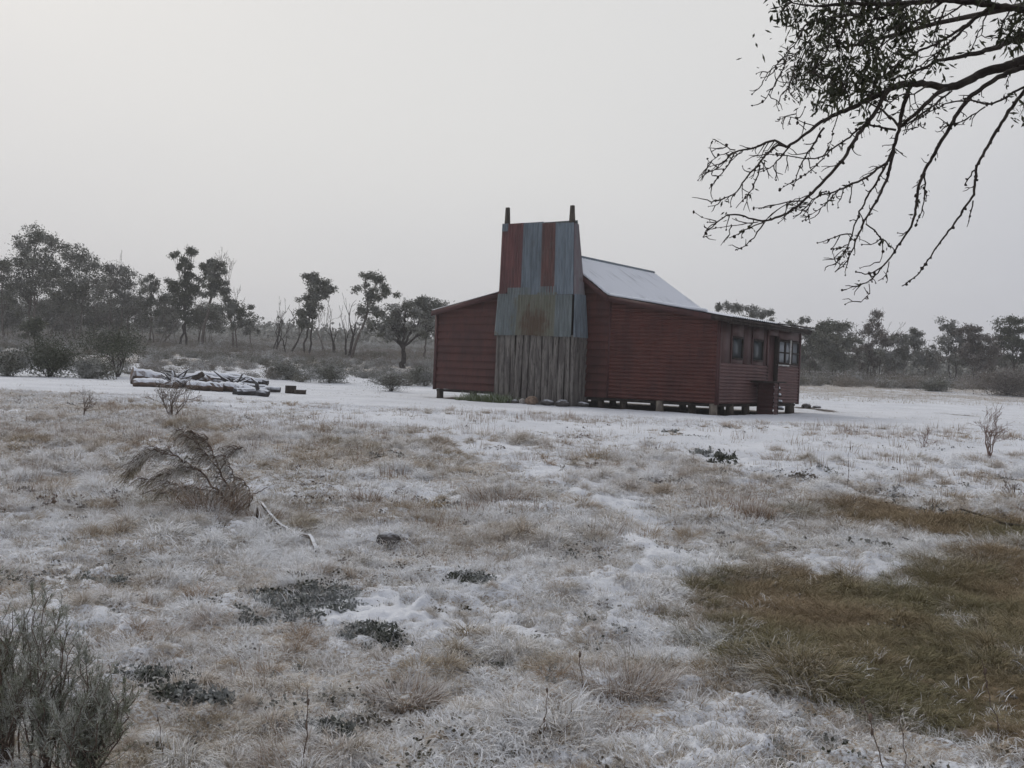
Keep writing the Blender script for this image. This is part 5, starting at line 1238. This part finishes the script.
    A = [([(787, 147), (775, 140), (765, 142), (755, 149), (735, 150), (725, 160), (712, 172), (704, 173)], 3, 1, 5.7, 5.6, 1.6),
         ([(787, 147), (778, 144), (768, 152), (758, 165), (748, 175), (740, 185), (738, 193), (725, 198), (711, 202)], 2.8, 1, 5.7, 5.5, 1.5),
         ([(790, 146), (780, 158), (772, 168), (760, 172)], 2, 1, 5.7, 5.8, 1.2), ([(735, 150), (722, 145), (714, 139)], 1.4, .7, 5.6, 5.6, 1.3), ([(735, 152), (728, 165), (718, 178), (709, 189)], 1.6, .8, 5.6, 5.5, 1.5),
         ([(729, 152), (715, 157), (708, 164)], 1.3, .8, 5.6, 5.5, 1.4), ([(760, 165), (757, 178), (752, 192), (742, 200), (736, 208)], 1.6, .9, 5.6, 5.5, 1.6),
         ([(824, 128), (817, 138), (810, 150), (803, 158), (797, 175), (792, 190)], 2.4, .8, 5.8, 5.7, .8),
         ([(990, 8), (970, 22), (955, 33), (935, 45), (920, 50), (905, 60), (890, 68)], 4.2, 1.8, 6.3, 6., .8), ([(986, 10), (965, 28), (945, 45), (935, 60), (922, 82)], 2.6, 1.2, 6.3, 6.4, .8),
         ([(942, 2), (925, 15), (905, 30), (890, 40), (878, 48)], 3.1, 1.4, 6.2, 6., .9), ([(946, 5), (937, 25), (932, 46)], 2.2, 1.2, 6.2, 6.1, .6), ([(988, 12), (980, 30), (971, 51)], 1.8, 1.1, 6.3, 6.4, .5),
         ([(915, 3), (900, 9), (888, 16), (870, 20)], 2.4, 1.2, 6.1, 5.9, 1.), ([(965, 3), (950, 14), (930, 22), (905, 22), (885, 34)], 2.2, 1.2, 6.2, 5.9, 1.), ([(970, 24), (950, 42), (930, 58), (908, 74), (890, 80)], 2., 1., 6.4, 6.2, 1.),
         ([(946, 89), (935, 95), (925, 105), (915, 115), (904, 123), (899, 128)], 5, 4, 6.2, 6.1, .5), ([(950, 92), (935, 104), (920, 115), (908, 126)], 2.2, 1.2, 6.3, 6.2, 1.8), ([(952, 91), (940, 100), (926, 112), (912, 122)], 1.6, 1, 6.2, 6.1, 1.8),
         ([(911, 86), (905, 100), (901, 110), (901, 125), (898, 132), (893, 150), (890, 165), (887, 180), (880, 195), (868, 215), (858, 235), (852, 250), (845, 265), (835, 272)], 5, 1.2, 6.0, 5.7, 1.1),
         ([(896, 142), (886, 165), (875, 185), (865, 200), (855, 225), (850, 240), (840, 262), (828, 266)], 3, 1, 6.0, 5.8, 1.3), ([(866, 224), (874, 230), (884, 240), (896, 252)], 1.7, 1.2, 5.8, 5.9, .8), ([(880, 236), (884, 248), (880, 262)], 1.4, .9, 5.8, 5.9, 1.),
         ([(851, 234), (840, 234), (828, 240), (818, 243)], 1.6, .9, 5.7, 5.6, 1.2), ([(850, 248), (842, 246), (834, 249)], 1.2, .7, 5.7, 5.7, .8),
         ([(890, 88), (883, 98), (875, 114), (861, 130), (845, 157), (833, 172), (820, 185), (805, 200), (790, 212), (775, 219), (765, 222), (755, 220), (740, 215), (728, 214), (718, 220), (709, 230), (703, 237)], 5, 1.2, 5.9, 5.4, .9),
         ([(716, 221), (706, 219), (694, 212)], 1.2, .7, 5.4, 5.4, .3), ([(765, 222), (750, 227), (738, 234), (729, 238)], 1.6, .9, 5.5, 5.4, 1.), ([(764, 223), (756, 235), (747, 246), (736, 250)], 1.7, .9, 5.5, 5.4, 1.),
         ([(758, 222), (745, 224), (730, 227), (716, 228)], 1.2, .8, 5.5, 5.5, .5), ([(801, 201), (785, 202), (770, 207), (754, 208)], 1.7, .8, 5.6, 5.5, .3), ([(768, 218), (778, 208), (792, 202)], 1.5, 1., 5.5, 5.6, .2),
         ([(900, 128), (888, 114), (877, 106), (866, 101)], 3, 2, 6.0, 5.8, .3), ([(889, 160), (875, 172), (862, 180), (845, 187), (835, 192), (820, 194), (808, 205), (800, 214)], 3, 1.2, 6.0, 5.7, 1.4),
         ([(840, 188), (830, 198), (822, 208), (812, 214)], 1.4, .8, 5.8, 5.7, 1.6), ([(822, 192), (812, 200), (806, 212), (810, 222)], 1.2, .7, 5.7, 5.6, 1.4),
         ([(896, 130), (880, 127), (870, 124), (860, 127), (850, 137), (835, 147), (822, 158), (805, 159), (790, 156), (768, 154)], 2.6, 1., 6., 5.7, .5), ([(824, 158), (810, 172), (795, 180), (780, 190)], 1.4, .7, 5.8, 5.7, .5),
         ([(884, 265), (875, 278), (860, 285), (842, 290)], 1.6, .9, 6., 5.9, 1.2), ([(925, 173), (925, 200), (920, 215), (916, 226)], 2, 1, 6.1, 6.2, .4), ([(889, 262), (888, 275), (878, 281)], 1.3, .8, 6., 6., .6),
         ([(869, 284), (870, 296), (861, 302)], 1.1, .8, 5.9, 5.9, .4), ([(975, 170), (969, 177), (965, 184)], 2, 1.1, 6., 6., .1), ([(973, 201), (970, 215), (967, 227)], 1.8, .8, 5.9, 6., .1),
         ([(1030, 84), (1013, 92), (1002, 100), (986, 106), (975, 100), (965, 100), (945, 103), (930, 112), (918, 119)], 2.8, 1.1, 6.4, 6.1, .8), ([(985, 107), (970, 117), (955, 125), (940, 127)], 1.8, 1, 6.3, 6.2, 1.4),
         ([(858, 14), (845, 16), (828, 18), (805, 23), (801, 35), (795, 45), (787, 53), (782, 60), (775, 66), (768, 72), (763, 81)], 2.2, 1., 5.8, 5.5, 1.5), ([(828, 20), (830, 40), (828, 50), (822, 62), (812, 72)], 1.8, 1., 5.8, 5.7, 1.),
         ([(788, 54), (784, 70), (777, 80), (770, 92), (763, 102)], 1.4, .8, 5.6, 5.5, 1.5), ([(795, 62), (792, 80), (785, 95)], 1.3, .7, 5.6, 5.5, 1.5), ([(812, 36), (803, 47), (790, 60), (776, 68)], 1.5, .8, 5.7, 5.5, 1.5),
         ([(868, 100), (875, 88), (880, 70), (872, 50), (865, 30)], 2.4, 1.4, 5.9, 6., 1.), ([(850, 108), (848, 90), (835, 78), (815, 72)], 2., 1.2, 5.8, 5.7, 1.), ([(880, 5), (870, 25), (862, 45)], 2., 1., 5.9, 5.9, 1.), ([(815, 126), (800, 122), (790, 116), (780, 117)], 1.2, .6, 5.7, 5.6, 1.6),
         ([(850, 8), (842, 30), (838, 52), (840, 66)], 1.8, 1., 5.8, 5.8, 1.), ([(1010, 10), (1003, 22), (998, 38)], 2., 1., 6.3, 6.3, .6), ([(820, 6), (800, 4), (786, 3)], 2.6, 1.2, 5.8, 5.7, .8), ([(806, 130), (795, 122), (797, 108)], 1., .6, 5.7, 5.7, 1.),
         ([(926, 86), (915, 96), (905, 92), (893, 100), (880, 112)], 2, 1, 6.1, 6., 1.6), ([(838, 115), (832, 135), (828, 150)], 1.2, .6, 5.8, 5.8, 1.2), ([(905, 130), (915, 128), (925, 124)], 1, .6, 6., 6., 1.4)]
    for pl, w0, w1, d0, d1, tg in A: path(pl, w0, w1, d0, d1, twg=tg)
    # leaves
    def cluster(px, py, rx, ry, n, out, L_=.058, W_=.017):
        d = rng.uniform(5.6, 6.3); k = max(3, n//20)
        for i in range(k):
            c = P3(px+rng.uniform(-1, 1)*rx, py+rng.uniform(-1, 1)*ry, d+rng.uniform(-.25, .25)); m_ = n//k
            pts = c+rng.standard_normal((m_, 3))*np.array([.030, .035, .045]); out.leaves(pts, L_, W_, .9, np.clip(rng.uniform(.1, .9)+rng.standard_normal(m_)*.2, 0, 1))
            tw_.tube([c+[.05, 0, .12], c+[.02, 0, .04], c], [.003, .002, .0015], 3, cap=False)
    for (px, py, rx, ry, n) in [(838, 76, 24, 14, 170), (852, 84, 18, 9, 130), (876, 80, 16, 10, 120), (838, 96, 20, 7, 100), (852, 62, 14, 7, 80), (862, 42, 12, 8, 60), (832, 20, 18, 8, 150), (872, 10, 34, 8, 200), (832, 42, 16, 9, 40),
                                (784, 8, 7, 6, 60), (791, 16, 3, 6, 14), (888, 9, 20, 7, 150), (905, 46, 10, 8, 45), (1016, 26, 10, 15, 150), (1008, 38, 7, 8, 50), (1021, 108, 4, 10, 34), (862, 113, 5, 4, 26), (805, 98, 2, 4, 14),
                                (937, 68, 5, 6, 24), (885, 50, 12, 10, 60), (900, 62, 10, 6, 40), (820, 60, 10, 8, 60), (895, 30, 14, 12, 50), (815, 18, 10, 6, 40), (1040, 20, 20, 20, 200), (1060, 100, 25, 25, 200), (900, -20, 90, 16, 500), (1060, -30, 60, 30, 500), (820, 105, 10, 5, 30), (800, 12, 10, 8, 50), (812, 40, 8, 8, 40), (915, 18, 14, 8, 60), (935, 30, 10, 8, 30), (895, 75, 12, 8, 50), (880, 62, 10, 8, 60), (850, 28, 16, 10, 60)]:
        cluster(px, py, rx, ry, n, lf)
    for (px, py, rx, ry, n) in [(802, 76, 12, 11, 380), (817, 48, 8, 9, 150), (795, 70, 8, 8, 60)]: cluster(px, py, rx, ry, n, lf, .035, .008)
    # crown above and beyond the frame
    for i in range(26):
        c = B+np.array([rng.uniform(-3.6, 2.2), rng.uniform(-2, 2.2), rng.uniform(4.2, 7.4)]); a = B+np.array([0, .1, rng.uniform(3.2, 5.8)])
        br.tube(wob(np.array([a+(c-a)*t+[0, 0, .3*math.sin(3.1*t)] for t in np.linspace(0, 1, 7)]), .04), np.linspace(.05, .012, 7), 6, cap=False)
        n = 150; pts = c+rng.standard_normal((n, 3))*np.array([.35, .35, .22]); lf.leaves(pts, .07, .02, .8)
    for mb_, nm, mt, sm_ in ((tr, 'trunk', 'bark', True), (br, 'limb', 'bark_dark', True), (tw_, 'twigs', 'bark_dark', False), (lf, 'crown', 'leaf_near', False)):
        o = mb_.build(nm, M[mt], T, smooth=sm_, origin=B); o.location = (0, 0, 0)
near_gum()

# ------------------------------------------------------------------ sky, light, air, camera
W = bpy.data.worlds.new('World'); SC.world = W; W.use_nodes = True
nt = NT(W); bg = nt.n['Background']
sky = nt.new('ShaderNodeTexSky', sky_type='NISHITA'); sky.sun_disc = False; sky.sun_elevation = R(38); sky.sun_rotation = R(-35); sky.air_density = 1.; sky.dust_density = 4.
tc = nt.new('ShaderNodeTexCoord'); sp = nt.new('ShaderNodeSeparateXYZ'); nt.link(tc.outputs['Generated'], sp.inputs[0])
# overcast: an even grey cover, thinner and warmer towards the upper left where the sun stands behind it
dx = nt.math('ADD', nt.math('ADD', nt.math('MULTIPLY', sp.outputs[0], -.187), nt.math('MULTIPLY', sp.outputs[1], .92)), nt.math('MULTIPLY', sp.outputs[2], 1.09))
mp = nt.new('ShaderNodeMapping'); mp.inputs['Scale'].default_value = (1, 1, 2.2); nt.link(tc.outputs['Generated'], mp.inputs[0])
cn = nt.noise(mp.outputs[0], 1.6, 3, .45)
g = nt.math('ADD', dx, nt.math('MULTIPLY', nt.math('SUBTRACT', cn, .5), .35))
gf = nt.ramp(g, .66, 1.28)
cloud = nt.mix(gf, (4.95, 5.12, 5.85), (7.75, 7.68, 7.5))
skyc = nt.mix(.93, sky.outputs[0], cloud)
nt.link(skyc, bg.inputs['Color']); bg.inputs['Strength'].default_value = .10
sl = bpy.data.lights.new('sun', 'SUN'); sl.energy = 1.15; sl.angle = R(25); sl.color = (1, .96, .9)
so_ = bpy.data.objects.new('sun', sl); COL.objects.link(so_)
az, el = R(-35), R(38); dvec = Vector((math.sin(az)*math.cos(el), math.cos(az)*math.cos(el), math.sin(el)))
so_.rotation_euler = dvec.to_track_quat('Z', 'Y').to_euler(); so_.location = (0, 0, 60)

mb = MB(); mb.box(-1620, -1620, -3., 1620, 1620, 60)
m = bpy.data.materials.new('haze_air'); m.use_nodes = True; t = m.node_tree
for n_ in list(t.nodes):
    if n_.type == 'BSDF_PRINCIPLED': t.nodes.remove(n_)
pv = t.nodes.new('ShaderNodeVolumePrincipled'); pv.inputs['Color'].default_value = (.92, .93, .95, 1); pv.inputs['Density'].default_value = .0009; pv.inputs['Anisotropy'].default_value = .2
t.links.new(pv.outputs[0], t.nodes['Material Output'].inputs['Volume'])
hz = mb.build('haze', m); tag(hz, kind='stuff')

cam = bpy.data.cameras.new('camera'); co = bpy.data.objects.new('camera', cam); COL.objects.link(co); SC.camera = co
from mathutils import Matrix
mt = Matrix(((CR[0], CU[0], -CF[0], CO[0]), (CR[1], CU[1], -CF[1], CO[1]), (CR[2], CU[2], -CF[2], CO[2]), (0, 0, 0, 1))); co.matrix_world = mt
cam.sensor_width = 36; cam.lens = FOC/1024*36; cam.clip_start = .05; cam.clip_end = 6000
vs = SC.view_settings; vs.view_transform = 'Standard'; vs.look = 'None'; vs.gamma = 1; vs.use_curve_mapping = False; vs.exposure = 0.
SC.render.engine = 'CYCLES'; SC.cycles.use_denoising = True; SC.cycles.max_bounces = 4; SC.cycles.diffuse_bounces = 3; SC.cycles.glossy_bounces = 2; SC.cycles.adaptive_threshold = .03; SC.cycles.caustics_reflective = False; SC.cycles.caustics_refractive = False; SC.cycles.volume_bounces = 1; SC.cycles.transparent_max_bounces = 4
